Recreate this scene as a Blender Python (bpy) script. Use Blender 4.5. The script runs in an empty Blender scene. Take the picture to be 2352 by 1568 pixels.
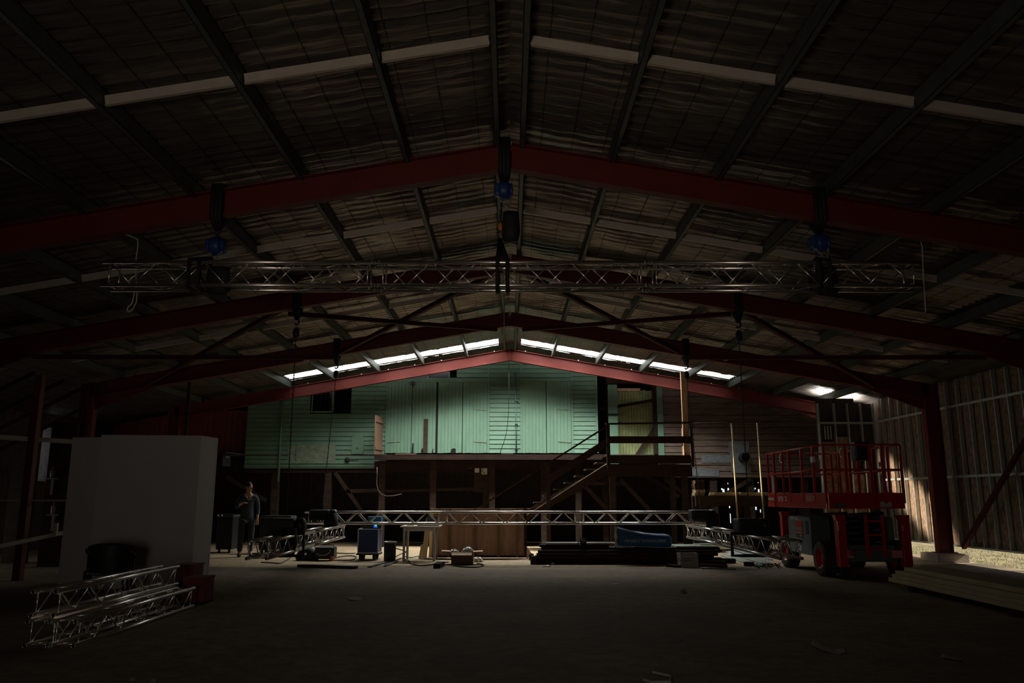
import bpy, bmesh, math, random
from mathutils import Vector, Matrix, Euler, noise
random.seed(7)
SC = bpy.context.scene
COL = SC.collection
PI = math.pi
# ------------------------------------------------------------------ camera
FPX = 1829.0
PITCH = math.radians(11.01)
YAW = math.radians(-0.157)
CAMZ = 1.55
cd = bpy.data.cameras.new('camera')
cam = bpy.data.objects.new('camera', cd)
COL.objects.link(cam)
cam.location = (0, 0, CAMZ)
cam.rotation_euler = (PI / 2 + PITCH, 0, YAW)
cd.sensor_width = 36
cd.lens = FPX * 36 / 2352
cd.clip_start = 0.05
cd.clip_end = 200
SC.camera = cam
RCAM = Euler((PI / 2 + PITCH, 0, YAW)).to_matrix()


def ray(px, py):
    return RCAM @ Vector(((px - 1176) / FPX, (784 - py) / FPX, -1.0))


def at(px, py, Y):
    d = ray(px, py)
    return Vector((0, 0, CAMZ)) + d * (Y / d.y)


def atz(px, py, z=0.0):
    d = ray(px, py)
    return Vector((0, 0, CAMZ)) + d * ((z - CAMZ) / d.z)


# ------------------------------------------------------------------ materials
MATS = {}


def mat(name, col, rough=0.6, metal=0.0, var=0.25, scale=6.0, bump=0.0, bscale=40.0,
        stretch=(1, 1, 1), spec=0.4, emit=None, estr=0.0, coat=0.0):
    if name in MATS:
        return MATS[name]
    m = bpy.data.materials.new(name)
    m.use_nodes = True
    nt = m.node_tree
    b = nt.nodes['Principled BSDF']
    b.inputs['Roughness'].default_value = rough
    b.inputs['Metallic'].default_value = metal
    b.inputs['Specular IOR Level'].default_value = spec
    if coat:
        b.inputs['Coat Weight'].default_value = coat
    tc = nt.nodes.new('ShaderNodeTexCoord')
    mp = nt.nodes.new('ShaderNodeMapping')
    mp.inputs['Scale'].default_value = stretch
    nt.links.new(tc.outputs['Object'], mp.inputs['Vector'])
    nz = nt.nodes.new('ShaderNodeTexNoise')
    nz.inputs['Scale'].default_value = scale
    nz.inputs['Detail'].default_value = 5
    nz.inputs['Roughness'].default_value = 0.65
    nt.links.new(mp.outputs['Vector'], nz.inputs['Vector'])
    cr = nt.nodes.new('ShaderNodeValToRGB')
    lo = [max(0, c * (1 - var)) for c in col]
    hi = [min(1, c * (1 + var)) for c in col]
    cr.color_ramp.elements[0].position = 0.3
    cr.color_ramp.elements[1].position = 0.7
    cr.color_ramp.elements[0].color = (*lo, 1)
    cr.color_ramp.elements[1].color = (*hi, 1)
    nt.links.new(nz.outputs['Fac'], cr.inputs['Fac'])
    nt.links.new(cr.outputs['Color'], b.inputs['Base Color'])
    if bump:
        n2 = nt.nodes.new('ShaderNodeTexNoise')
        n2.inputs['Scale'].default_value = bscale
        n2.inputs['Detail'].default_value = 4
        nt.links.new(mp.outputs['Vector'], n2.inputs['Vector'])
        bp = nt.nodes.new('ShaderNodeBump')
        bp.inputs['Strength'].default_value = bump
        bp.inputs['Distance'].default_value = 0.02
        nt.links.new(n2.outputs['Fac'], bp.inputs['Height'])
        nt.links.new(bp.outputs['Normal'], b.inputs['Normal'])
    if emit:
        b.inputs['Emission Color'].default_value = (*emit, 1)
        b.inputs['Emission Strength'].default_value = estr
    MATS[name] = m
    return m


M_RED = mat('red_oxide_paint', (0.13, 0.0135, 0.0085), 0.6, var=0.15, scale=3, bump=0.08)
M_PURL = mat('galvanised_purlin', (0.085, 0.10, 0.088), 0.5, 0.35, var=0.2)
M_DRED = mat('dark_red_brace_paint', (0.055, 0.009, 0.007), 0.7, spec=0.2)
M_BRIDGE = mat('pale_steel', (0.55, 0.48, 0.40), 0.5, 0.3, var=0.1)
M_FOIL = mat('foil_lining', (0.20, 0.172, 0.15), 0.36, 0.75, var=0.3, scale=3, bump=0.6, bscale=5, stretch=(0.6, 4, 1))
M_FOILHUT = mat('silver_foil', (0.20, 0.22, 0.235), 0.45, 0.3, var=0.3, bump=0.5, bscale=25)
M_ALU = mat('truss_aluminium', (0.85, 0.80, 0.75), 0.27, 0.95, var=0.08)
M_BLACK = mat('black_rubber', (0.012, 0.012, 0.013), 0.7, var=0.2)
M_BLACKP = mat('black_plastic', (0.016, 0.016, 0.018), 0.45, var=0.2)
M_BLUE = mat('hoist_blue', (0.012, 0.045, 0.17), 0.45, var=0.2)
M_CHAIN = mat('chain_steel', (0.45, 0.42, 0.38), 0.4, 0.9, var=0.15)
M_GREEN = mat('green_paint', (0.122, 0.215, 0.145), 0.6, var=0.12, scale=2.2, bump=0.15, bscale=30)
M_GREEND = mat('green_door_paint', (0.127, 0.22, 0.149), 0.6, var=0.1, scale=3, bump=0.12, bscale=25, stretch=(1.5, 1, 0.6))
M_WORN = mat('worn_green_board', (0.17, 0.21, 0.15), 0.75, var=0.35, scale=7)
M_CREAM = mat('cream_green_board', (0.27, 0.30, 0.13), 0.65, var=0.25, scale=4, bump=0.2)
M_BROWN = mat('bare_brown_board', (0.15, 0.108, 0.086), 0.8, var=0.45, scale=4, bump=0.5, bscale=20, stretch=(0.4, 1, 3), spec=0.15)
M_DTIM = mat('dark_stained_timber', (0.030, 0.0165, 0.0125), 0.85, var=0.35, scale=5, bump=0.3, stretch=(0.5, 1, 2), spec=0.12)
M_DTIM2 = mat('old_brown_timber', (0.042, 0.027, 0.019), 0.85, var=0.35, scale=5, bump=0.3, stretch=(0.5, 1, 2), spec=0.12)
M_TAN = mat('new_pine', (0.50, 0.30, 0.18), 0.6, var=0.2, scale=6, stretch=(4, 4, 0.4))
M_PINE = mat('pale_pine', (0.42, 0.33, 0.18), 0.65, var=0.25, scale=5, stretch=(3, 0.4, 3))
M_PLY = mat('plywood', (0.48, 0.28, 0.175), 0.65, var=0.2, scale=3, stretch=(4, 1, 0.5))
M_LPINE = mat('lit_light_pine', (0.74, 0.55, 0.33), 0.6, var=0.15, scale=5, stretch=(4, 4, 0.4))  # light pine, with the light on its left faces put into the colour
M_BATTEN = mat('batten_wood_shaded', (0.26, 0.145, 0.085), 0.7, var=0.2)  # shade along the ribs is put into this darker batten colour
M_CARD = mat('cardboard', (0.58, 0.38, 0.24), 0.8, var=0.12)
M_CARDD = mat('cardboard_side', (0.16, 0.09, 0.055), 0.8, var=0.15)
M_WHITE = mat('white_paint', (0.56, 0.52, 0.50), 0.7, var=0.05, scale=1.5)
M_TABLE = mat('table_laminate', (0.42, 0.38, 0.33), 0.55, var=0.1)
M_RUST = mat('dark_red_sheet', (0.16, 0.03, 0.025), 0.7, var=0.3)
M_CONC = mat('plinth_concrete', (0.26, 0.215, 0.165), 0.85, var=0.2, bump=0.3)
M_BATT = mat('glasswool_batt', (0.23, 0.165, 0.115), 0.95, var=0.55, scale=9, bump=0.9, bscale=30, stretch=(1, 1.6, 1))
M_STUD = mat('steel_stud', (0.55, 0.6, 0.58), 0.4, 0.6, var=0.12)
M_CLAD = mat('wall_cladding', (0.10, 0.085, 0.075), 0.8, var=0.3)
M_DARKW = mat('dark_board_wall', (0.055, 0.04, 0.035), 0.85, var=0.4, scale=5, stretch=(2, 1, 0.5))
M_LRED = mat('lift_red', (0.46, 0.017, 0.014), 0.38, var=0.08, coat=0.2)
M_LGREY = mat('lift_grey', (0.10, 0.13, 0.135), 0.45, var=0.12)
M_TYRE = mat('tyre_rubber', (0.035, 0.028, 0.022), 0.85, var=0.3, bump=0.3)
M_PLATE = mat('white_letter', (0.75, 0.74, 0.70), 0.5, var=0.03)
M_TLET = mat('faded_letter', (0.50, 0.43, 0.33), 0.5, var=0.05)
M_SIGNR = mat('sign_red', (0.38, 0.012, 0.03), 0.45, var=0.08)
M_BAG = mat('blue_bag', (0.018, 0.11, 0.27), 0.5, var=0.15, bump=0.4, bscale=18)
M_BAGL = mat('bag_letter', (0.50, 0.56, 0.62), 0.5, var=0.05)
M_CLEAR = mat('clear_plastic', (0.62, 0.60, 0.57), 0.25, var=0.1)
M_CASE = mat('blue_case', (0.012, 0.022, 0.10), 0.5, var=0.2)
M_CRATE = mat('grey_crate', (0.30, 0.265, 0.25), 0.6, var=0.1)
M_SKIN = mat('skin', (0.55, 0.30, 0.20), 0.55, var=0.08)
M_HAIR = mat('hair', (0.02, 0.014, 0.01), 0.6)
M_SHIRT = mat('blue_grey_shirt', (0.045, 0.06, 0.085), 0.85, var=0.2)
M_JEAN = mat('jeans', (0.03, 0.035, 0.05), 0.85, var=0.25)
M_GLASS = mat('dark_window', (0.012, 0.011, 0.011), 0.3, var=0.2)
M_BLIND = mat('grey_blind', (0.30, 0.31, 0.31), 0.7, var=0.1)
M_PAPER = mat('paper', (0.62, 0.59, 0.53), 0.8, var=0.08)
M_PIPE = mat('blue_grey_conduit', (0.17, 0.28, 0.30), 0.5, var=0.1)
M_GCAB = mat('grey_cable', (0.09, 0.075, 0.06), 0.8, spec=0.1)
M_ROPE = mat('white_cable', (0.55, 0.50, 0.43), 0.6, var=0.05)
M_BLUEBOX = mat('bright_blue_box', (0.02, 0.20, 0.42), 0.5, var=0.1)
M_LEDB = mat('blue_display', (0.01, 0.02, 0.3), 0.4, emit=(0.02, 0.08, 1.0), estr=1.6)
M_LEDG = mat('green_display', (0.01, 0.3, 0.05), 0.4, emit=(0.1, 0.9, 0.25), estr=1.4)
M_BRICK = mat('bare_earth', (0.42, 0.26, 0.17), 0.9, var=0.3, scale=3)
M_SKYL = [mat('skylight_panel_%d' % i, (0.8, 0.85, 0.85), 0.5, emit=(0.95, 1.0, 0.96), estr=e_) for i, e_ in enumerate((8.2, 8.0, 6.0, 3.0, 1.3, 8.2, 7.6, 5.2, 2.4, .9))]


# floor: dusty concrete with stains and paler scuffs
def floor_mat():
    m = mat('dusty_concrete', (0.34, 0.25, 0.155), 0.85, var=0.25, scale=0.7, bump=0.25, bscale=22, spec=0.25)
    nt = m.node_tree
    b = nt.nodes['Principled BSDF']
    old = b.inputs['Base Color'].links[0].from_socket
    tc = nt.nodes.new('ShaderNodeTexCoord')
    v = nt.nodes.new('ShaderNodeTexNoise')
    v.inputs['Scale'].default_value = 5
    v.inputs['Detail'].default_value = 8
    v.inputs['Roughness'].default_value = 0.75
    nt.links.new(tc.outputs['Object'], v.inputs['Vector'])
    r = nt.nodes.new('ShaderNodeValToRGB')
    r.color_ramp.elements[0].position = 0.33
    r.color_ramp.elements[0].color = (0.6, 0.58, 0.55, 1)
    r.color_ramp.elements[1].position = 0.6
    r.color_ramp.elements[1].color = (1.05, 1.05, 1.05, 1)
    nt.links.new(v.outputs['Fac'], r.inputs['Fac'])
    mx = nt.nodes.new('ShaderNodeMixRGB')
    mx.blend_type = 'MULTIPLY'
    mx.inputs['Fac'].default_value = 1
    nt.links.new(old, mx.inputs['Color1'])
    nt.links.new(r.outputs['Color'], mx.inputs['Color2'])
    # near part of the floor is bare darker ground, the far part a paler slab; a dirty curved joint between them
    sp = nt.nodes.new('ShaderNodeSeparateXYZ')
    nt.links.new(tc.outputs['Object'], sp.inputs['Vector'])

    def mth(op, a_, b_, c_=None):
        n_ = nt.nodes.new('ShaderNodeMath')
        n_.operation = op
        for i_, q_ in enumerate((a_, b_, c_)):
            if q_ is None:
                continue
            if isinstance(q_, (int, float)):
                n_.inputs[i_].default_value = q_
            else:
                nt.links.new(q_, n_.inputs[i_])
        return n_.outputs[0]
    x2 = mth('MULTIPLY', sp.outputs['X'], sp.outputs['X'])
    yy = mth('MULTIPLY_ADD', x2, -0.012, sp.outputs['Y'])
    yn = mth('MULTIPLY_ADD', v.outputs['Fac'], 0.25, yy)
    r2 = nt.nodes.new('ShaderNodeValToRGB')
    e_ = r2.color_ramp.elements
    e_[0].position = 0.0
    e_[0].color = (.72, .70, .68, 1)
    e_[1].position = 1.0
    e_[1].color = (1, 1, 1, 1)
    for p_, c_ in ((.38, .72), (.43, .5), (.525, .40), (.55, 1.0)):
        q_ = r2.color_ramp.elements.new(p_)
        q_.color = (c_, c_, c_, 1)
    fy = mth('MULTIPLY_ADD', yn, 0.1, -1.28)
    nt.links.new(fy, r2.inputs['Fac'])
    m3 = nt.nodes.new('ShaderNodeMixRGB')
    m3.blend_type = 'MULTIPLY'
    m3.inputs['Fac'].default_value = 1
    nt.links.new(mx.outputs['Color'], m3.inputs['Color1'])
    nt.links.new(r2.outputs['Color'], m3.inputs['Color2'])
    nt.links.new(m3.outputs['Color'], b.inputs['Base Color'])
    return m


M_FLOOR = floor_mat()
M_GRASS = mat('grass_ground', (0.22, 0.17, 0.08), 0.9, var=0.6, scale=2.5, bump=0.6)
M_BLADE = mat('grass_blade', (0.19, 0.21, 0.055), 0.7, var=0.6, scale=1.5)

# ------------------------------------------------------------------ mesh helper
ORG = {}


def org(o):
    return ORG.get(o.name, Vector((0, 0, 0))) if o else Vector((0, 0, 0))


class MB:
    def __init__(self):
        self.v = []
        self.f = []
        self.sm = []

    def add(self, vs, fs, smooth=False):
        n = len(self.v)
        self.v += [Vector(p) for p in vs]
        self.f += [[i + n for i in f] for f in fs]
        self.sm += [smooth] * len(fs)
        return self

    def box(self, lo, hi, R=None, c=None):
        x0, y0, z0 = lo
        x1, y1, z1 = hi
        vs = [Vector(p) for p in ((x0, y0, z0), (x1, y0, z0), (x1, y1, z0), (x0, y1, z0),
                                  (x0, y0, z1), (x1, y0, z1), (x1, y1, z1), (x0, y1, z1))]
        if R is not None:
            c = Vector(c) if c is not None else Vector((0, 0, 0))
            vs = [R @ (p - c) + c for p in vs]
        return self.add(vs, [(0, 3, 2, 1), (4, 5, 6, 7), (0, 1, 5, 4), (1, 2, 6, 5), (2, 3, 7, 6), (3, 0, 4, 7)])

    def cb(self, c, s, R=None):
        c = Vector(c)
        h = Vector(s) / 2
        return self.box(c - h, c + h, R, c)

    def bbox(self, lo, hi, b=0.01):
        bm = bmesh.new()
        bmesh.ops.create_cube(bm, size=1)
        lo = Vector(lo)
        hi = Vector(hi)
        for v in bm.verts:
            v.co = Vector(((v.co.x + .5) * (hi.x - lo.x) + lo.x, (v.co.y + .5) * (hi.y - lo.y) + lo.y,
                           (v.co.z + .5) * (hi.z - lo.z) + lo.z))
        bmesh.ops.bevel(bm, geom=bm.edges[:], offset=b, segments=2, affect='EDGES', profile=0.5)
        return self.bm(bm)

    def bm(self, bm, M=None, smooth=False):
        bm.verts.index_update()
        vs = [(M @ v.co if M else v.co.copy()) for v in bm.verts]
        fs = [[v.index for v in f.verts] for f in bm.faces]
        bm.free()
        return self.add(vs, fs, smooth)

    def bar(self, p0, p1, w, h, up=(0, 0, 1)):
        """rectangular bar; w is across, h along `up`"""
        p0 = Vector(p0)
        p1 = Vector(p1)
        d = (p1 - p0).normalized()
        up = Vector(up)
        s = d.cross(up)
        if s.length < 1e-4:
            s = d.cross(Vector((1, 0, 0)))
        s.normalize()
        u = s.cross(d).normalized()
        q = [s * (-w / 2) + u * (-h / 2), s * (w / 2) + u * (-h / 2), s * (w / 2) + u * (h / 2), s * (-w / 2) + u * (h / 2)]
        return self.add([p0 + a for a in q] + [p1 + a for a in q],
                        [(0, 1, 2, 3), (7, 6, 5, 4), (0, 4, 5, 1), (1, 5, 6, 2), (2, 6, 7, 3), (3, 7, 4, 0)])

    def tube(self, p0, p1, r, n=8, r2=None, cap=True):
        p0 = Vector(p0)
        p1 = Vector(p1)
        d = (p1 - p0).normalized()
        a = Vector((0, 0, 1)) if abs(d.z) < .9 else Vector((1, 0, 0))
        s = d.cross(a).normalized()
        u = s.cross(d)
        r2 = r if r2 is None else r2
        vs = []
        for p, rr in ((p0, r), (p1, r2)):
            for i in range(n):
                t = 2 * PI * i / n
                vs.append(p + (s * math.cos(t) + u * math.sin(t)) * rr)
        self.add(vs, [(i, i + n, (i + 1) % n + n, (i + 1) % n) for i in range(n)], True)
        if cap:
            k = len(self.v) - 2 * n
            self.f += [[k + i for i in range(n)], [k + n + i for i in reversed(range(n))]]
            self.sm += [False, False]
        return self

    def pipe(self, p0, p1, r, ri, n=12):
        """open hollow tube"""
        p0 = Vector(p0)
        p1 = Vector(p1)
        d = (p1 - p0).normalized()
        a = Vector((0, 0, 1)) if abs(d.z) < .9 else Vector((1, 0, 0))
        s = d.cross(a).normalized()
        u = s.cross(d)
        vs = []
        for p, rr in ((p0, r), (p1, r), (p1, ri), (p0, ri)):
            for i in range(n):
                t = 2 * PI * i / n
                vs.append(p + (s * math.cos(t) + u * math.sin(t)) * rr)
        fs = []
        for k in range(4):
            k2 = (k + 1) % 4
            for i in range(n):
                j = (i + 1) % n
                fs.append((k * n + i, k2 * n + i, k2 * n + j, k * n + j))
        return self.add(vs, fs, True)

    def path(self, pts, r, n=6, closed=False):
        pts = [Vector(p) for p in pts]
        m = len(pts)
        vs = []
        s = None
        for i, p in enumerate(pts):
            a = pts[(i - 1) % m] if (closed or i > 0) else p
            b = pts[(i + 1) % m] if (closed or i < m - 1) else p
            d = (b - a).normalized()
            if s is None:
                q = Vector((0, 0, 1)) if abs(d.z) < .9 else Vector((1, 0, 0))
                s = d.cross(q).normalized()
            else:
                s = (s - d * s.dot(d))
                s = s.normalized() if s.length > 1e-5 else d.orthogonal().normalized()
            u = s.cross(d)
            for k in range(n):
                t = 2 * PI * k / n
                vs.append(p + (s * math.cos(t) + u * math.sin(t)) * r)
        fs = []
        for i in range(m if closed else m - 1):
            j = (i + 1) % m
            for k in range(n):
                k2 = (k + 1) % n
                fs.append((i * n + k, j * n + k, j * n + k2, i * n + k2))
        self.add(vs, fs, True)
        if not closed:
            b0 = len(self.v) - m * n
            self.f += [[b0 + k for k in range(n)], [b0 + (m - 1) * n + k for k in reversed(range(n))]]
            self.sm += [False, False]
        return self

    def lathe(self, c, prof, n=20, axis='z'):
        """prof: list of (r, h)"""
        c = Vector(c)
        vs = []
        for r, h in prof:
            for i in range(n):
                t = 2 * PI * i / n
                a, b = r * math.cos(t), r * math.sin(t)
                vs.append(c + (Vector((a, b, h)) if axis == 'z' else Vector((h, a, b)) if axis == 'x' else Vector((a, h, b))))
        fs = []
        for k in range(len(prof) - 1):
            for i in range(n):
                j = (i + 1) % n
                fs.append((k * n + i, k * n + j, (k + 1) * n + j, (k + 1) * n + i))
        return self.add(vs, fs, True)

    def prism(self, poly, y0, y1):
        """polygon of (x, z) extruded between y0 and y1"""
        n = len(poly)
        vs = [(x, y0, z) for x, z in poly] + [(x, y1, z) for x, z in poly]
        return self.add(vs, [list(range(n)), list(reversed(range(n, 2 * n)))] +
                        [(i, i + n, (i + 1) % n + n, (i + 1) % n) for i in range(n)])

    def ball(self, c, r, seg=12, ring=8):
        bm = bmesh.new()
        bmesh.ops.create_uvsphere(bm, u_segments=seg, v_segments=ring, radius=1)
        rr = Vector(r) if not isinstance(r, (int, float)) else Vector((r, r, r))
        return self.bm(bm, Matrix.Translation(Vector(c)) @ Matrix.Diagonal((*rr, 1)), True)

    def build(self, name, m, parent=None, local=False, origin=None):
        me = bpy.data.meshes.new(name)
        vs = self.v
        if parent is not None:
            o0 = Vector((0, 0, 0)) if local else org(parent)
            loc = Vector((0, 0, 0))
        else:
            if origin is None:
                xs = [p.x for p in vs]
                ys = [p.y for p in vs]
                zs = [p.z for p in vs]
                origin = Vector(((min(xs) + max(xs)) / 2, (min(ys) + max(ys)) / 2, min(zs)))
            o0 = Vector(origin)
            loc = o0
        me.from_pydata([p - o0 for p in vs], [], self.f)
        me.materials.append(m)
        for p, s in zip(me.polygons, self.sm):
            p.use_smooth = s
        bm = bmesh.new()
        bm.from_mesh(me)
        bmesh.ops.recalc_face_normals(bm, faces=bm.faces[:])
        bm.to_mesh(me)
        bm.free()
        me.update()
        o = bpy.data.objects.new(name, me)
        COL.objects.link(o)
        if parent is not None:
            o.parent = parent
            ORG[o.name] = org(parent)
        else:
            o.location = loc
            ORG[o.name] = loc
        return o


def tag(o, label=None, cat=None, group=None, kind=None):
    if label:
        o['label'] = label
    if cat:
        o['category'] = cat
    if group:
        o['group'] = group
    if kind:
        o['kind'] = kind
    return o


def thing(name, label, cat, loc, group=None, rz=0.0, rot=None):
    o = bpy.data.objects.new(name, None)
    o.empty_display_size = 0.2
    COL.objects.link(o)
    o.location = loc
    o.rotation_euler = rot if rot else (0, 0, rz)
    ORG[o.name] = Vector(loc)
    return tag(o, label, cat, group)


def struct(name, mb, m, label, cat='wall', parent=None, origin=None):
    o = mb.build(name, m, parent, origin=origin)
    if parent is None:
        tag(o, label, cat, kind='structure')
    return o


def copy_tree(o, parent=None):
    c = o.copy()
    COL.objects.link(c)
    if parent is not None:
        c.parent = parent
    for ch in [x for x in bpy.data.objects if x.parent == o]:
        copy_tree(ch, c)
    return c


def text_mesh(name, s, size, m, parent, loc, rot, depth=0.004, sx=1.0):
    cu = bpy.data.curves.new(name, 'FONT')
    cu.body = s
    cu.size = size
    cu.extrude = depth
    cu.align_x = 'CENTER'
    cu.align_y = 'CENTER'
    t = bpy.data.objects.new(name + '_curve', cu)
    COL.objects.link(t)
    dg = bpy.context.evaluated_depsgraph_get()
    me = bpy.data.meshes.new_from_object(t.evaluated_get(dg))
    bpy.data.objects.remove(t)
    bpy.data.curves.remove(cu)
    M = Euler(rot).to_matrix()
    for v in me.vertices:
        v.co = M @ Vector((v.co.x * sx, v.co.y, v.co.z)) + Vector(loc)
    me.materials.clear()
    me.materials.append(m)
    me.name = name
    o = bpy.data.objects.new(name, me)
    COL.objects.link(o)
    o.parent = parent
    ORG[o.name] = org(parent)
    return o


def chain_mesh(mb, p0, p1, link=0.06, r=0.006, w=0.018):
    p0 = Vector(p0)
    p1 = Vector(p1)
    L = (p1 - p0).length
    n = max(2, int(L / (link * 0.75)))
    d = (p1 - p0) / n
    dn = d.normalized()
    a = Vector((1, 0, 0)) if abs(dn.x) < .9 else Vector((0, 1, 0))
    s = dn.cross(a).normalized()
    u = s.cross(dn)
    for i in range(n):
        c = p0 + d * (i + .5)
        q = s if i % 2 else u
        pts = []
        for k in range(8):
            t = 2 * PI * k / 8
            pts.append(c + dn * (math.cos(t) * link * .55) + q * (math.sin(t) * w))
        mb.path(pts, r, 4, True)
    return mb


# ------------------------------------------------------------------ setting dimensions
SL = 0.175           # roof slope
ZR = 6.21            # rafter top at the ridge
ZC = 6.42            # lining at the ridge
FY = [10.05, 15.05, 20.05, 25.3]
XW_R = 11.05
XW_L = -14.0
Y0, Y1 = -2.0, 31.0
PX = [0.17, 1.38, 2.79, 4.20, 5.61, 7.02, 8.43, 9.84]
SKY0, SKY1 = 24.2, 25.15


def ceil_z(x):
    return ZC - SL * abs(x)


# floor
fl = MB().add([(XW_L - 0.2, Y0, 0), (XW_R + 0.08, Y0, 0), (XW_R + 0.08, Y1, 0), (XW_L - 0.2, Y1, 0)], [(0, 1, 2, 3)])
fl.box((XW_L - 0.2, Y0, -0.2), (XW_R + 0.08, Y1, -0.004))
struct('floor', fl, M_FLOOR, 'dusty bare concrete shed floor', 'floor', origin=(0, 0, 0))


# roof lining: wrinkled foil blanket, with the strips for the translucent sheets left out
def lining(side):
    xm = XW_R + 0.15 if side > 0 else -XW_L + 0.1
    xs = [0.0]
    while xs[-1] < xm:
        xs.append(min(xm, xs[-1] + 0.12))
    ys = []
    y = Y0
    while y < Y1:
        ys.append(y)
        y += 0.25 if y < 3 else 0.034
    ys.append(Y1)
    edge = {}
    vs = []
    for y in ys:
        for x in xs:
            X = side * x
            n1 = noise.noise(Vector((X * 0.7, y * 0.9, 3.1)))
            n2 = noise.noise(Vector((X * 1.8, y * 2.5, 9.1)))
            n3 = noise.noise(Vector((X * 6, y * 8, 1.7)))
            ph = 2 * PI * y / 0.205 + 2.6 * n1 + 1.2 * n2
            a = 0.5 + 0.9 * abs(noise.noise(Vector((X * 0.45, y * 0.35, 20))))
            s1 = math.sin(ph / 2)
            w = 0.055 * a * (abs(s1) - .6) + 0.012 * a * math.sin(2 * ph + 4 * n1) + 0.016 * n2 + 0.008 * n3
            # blanket sags a little between purlins and is pulled up on the mesh wires
            w += 0.008 * abs(math.sin(PI * x / 0.42))
            vs.append((X, y, ceil_z(x) - 0.012 - w * (0.0 if y < 2.5 else 1.0)))
    nx = len(xs)
    fs = []
    for j in range(len(ys) - 1):
        for i in range(nx - 1):
            yc = (ys[j] + ys[j + 1]) / 2
            xc = (xs[i] + xs[i + 1]) / 2
            rag = 0.05 * noise.noise(Vector((xc * side * 2.1, 5, 2))) + 0.04 * noise.noise(Vector((xc * side * 7, 5, 2)))
            if SKY0 + rag < yc < SKY1 + rag * 1.2 and 0.3 < xc < 7.0:
                continue
            f = (j * nx + i, j * nx + i + 1, (j + 1) * nx + i + 1, (j + 1) * nx + i)
            fs.append(f)
    return MB().add(vs, fs, True)


for side, nm in ((-1, 'left'), (1, 'right')):
    b = lining(side)
    o = struct('ceiling_' + nm, b, M_FOIL, 'wrinkled foil roof lining on the %s slope of the roof' % nm, 'ceiling')
    wz = MB()
    xw = .42
    while xw < (XW_R if side > 0 else -XW_L):
        for ya, yb in ((Y0 + .1, SKY0 - .1), (SKY1 + .1, Y1)):
            wz.box((side * xw - .003, ya, ceil_z(xw) - .040), (side * xw + .003, yb, ceil_z(xw) - .034))
        xw += .42
    wz.build('safety_mesh', M_BLACK, o)
    # opaque roof sheet over the lining
    xm = (XW_R + 0.25) if side > 0 else (-XW_L + 0.2)
    r = MB()

    def strip(x0, x1, ya, yb):
        r.add([(side * x0, ya, ceil_z(x0) + .07), (side * x1, ya, ceil_z(x1) + .07), (side * x1, yb, ceil_z(x1) + .07), (side * x0, yb, ceil_z(x0) + .07)], [(0, 1, 2, 3)])
    strip(0, xm, Y0 - .2, SKY0 - 0.15)
    strip(0, 0.25, SKY0 - 0.15, SKY1 + 0.15)
    strip(7.05, xm, SKY0 - 0.15, SKY1 + 0.15)
    strip(0, xm, SKY1 + 0.15, Y1 + .2)
    struct('roof_sheet', r, M_CLAD, None, parent=o)

# translucent roof sheets, one per purlin bay
k = 0
for side in (-1, 1):
    for i in range(5):
        x0, x1 = (0.26 if i == 0 else PX[i]), PX[i + 1]
        k += 1
        b = MB()
        n = 24
        for q in range(n):
            ya = SKY0 - 0.12 + (SKY1 - SKY0 + 0.24) * q / n
            yb = SKY0 - 0.12 + (SKY1 - SKY0 + 0.24) * (q + 1) / n
            za = 0.045 + 0.006 * math.sin(q * PI * 0.7)
            zb = 0.045 + 0.006 * math.sin((q + 1) * PI * 0.7)
            b.add([(side * x0, ya, ceil_z(x0) + za), (side * x1, ya, ceil_z(x1) + za), (side * x1, yb, ceil_z(x1) + zb), (side * x0, yb, ceil_z(x0) + zb)], [(0, 1, 2, 3)])
        struct('window_%d' % k, b, M_SKYL[k - 1], 'bright translucent roof sheet, bay %d on the %s of the ridge' % (i + 1, 'left' if side < 0 else 'right'), 'skylight')

# purlins
ordn = ['first', 'second', 'third', 'fourth', 'fifth', 'sixth', 'seventh', 'eighth', 'ninth', 'tenth']
for side in (-1, 1):
    for i, x in enumerate(PX):
        X = side * x
        zt = ceil_z(x) - 0.035
        b = MB()
        b.box((X - 0.035, -1.5, zt - 0.2), (X - 0.029, 30.5, zt)) if side > 0 else b.box((X + 0.029, -1.5, zt - 0.2), (X + 0.035, 30.5, zt))
        b.box((X - 0.035, -1.5, zt - 0.2), (X + 0.035, 30.5, zt - 0.194))
        b.box((X - 0.035, -1.5, zt - 0.006), (X + 0.035, 30.5, zt))
        lipx = X + 0.035 * side
        b.box((min(lipx, lipx - .006 * side), -1.5, zt - 0.2), (max(lipx, lipx - .006 * side), 30.5, zt - 0.175))
        tag(b.build('roof_purlin', M_PURL), 'long galvanised roof purlin, %s from the ridge on the %s slope' % (ordn[i], 'left' if side < 0 else 'right'), 'purlin', 'roof purlins')

# bridging channels half way along every roof bay
bayname = ['nearest roof bay', 'second roof bay', 'third roof bay']
for bi, yb in enumerate((7.55, 12.55, 17.55)):
    for side in (-1, 1):
        for i in range(len(PX) - 1):
            x0, x1 = PX[i] + .05, PX[i + 1] - .05
            p0 = Vector((side * x0, yb, ceil_z(x0) - 0.16))
            p1 = Vector((side * x1, yb, ceil_z(x1) - 0.16))
            b = MB()
            b.bar(p0, p1, 0.008, 0.105)
            b.bar(p0 + Vector((0, .02, .05)), p1 + Vector((0, .02, .05)), 0.04, 0.006)
            b.bar(p0 + Vector((0, .02, -.05)), p1 + Vector((0, .02, -.05)), 0.04, 0.006)
            tag(b.build('bridging_channel', M_BRIDGE), 'pale bridging channel, %s, %s purlin gap %s of the ridge' % (bayname[bi], ordn[i], 'left' if side < 0 else 'right'), 'bridging', 'bridging channels under the roof')


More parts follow.
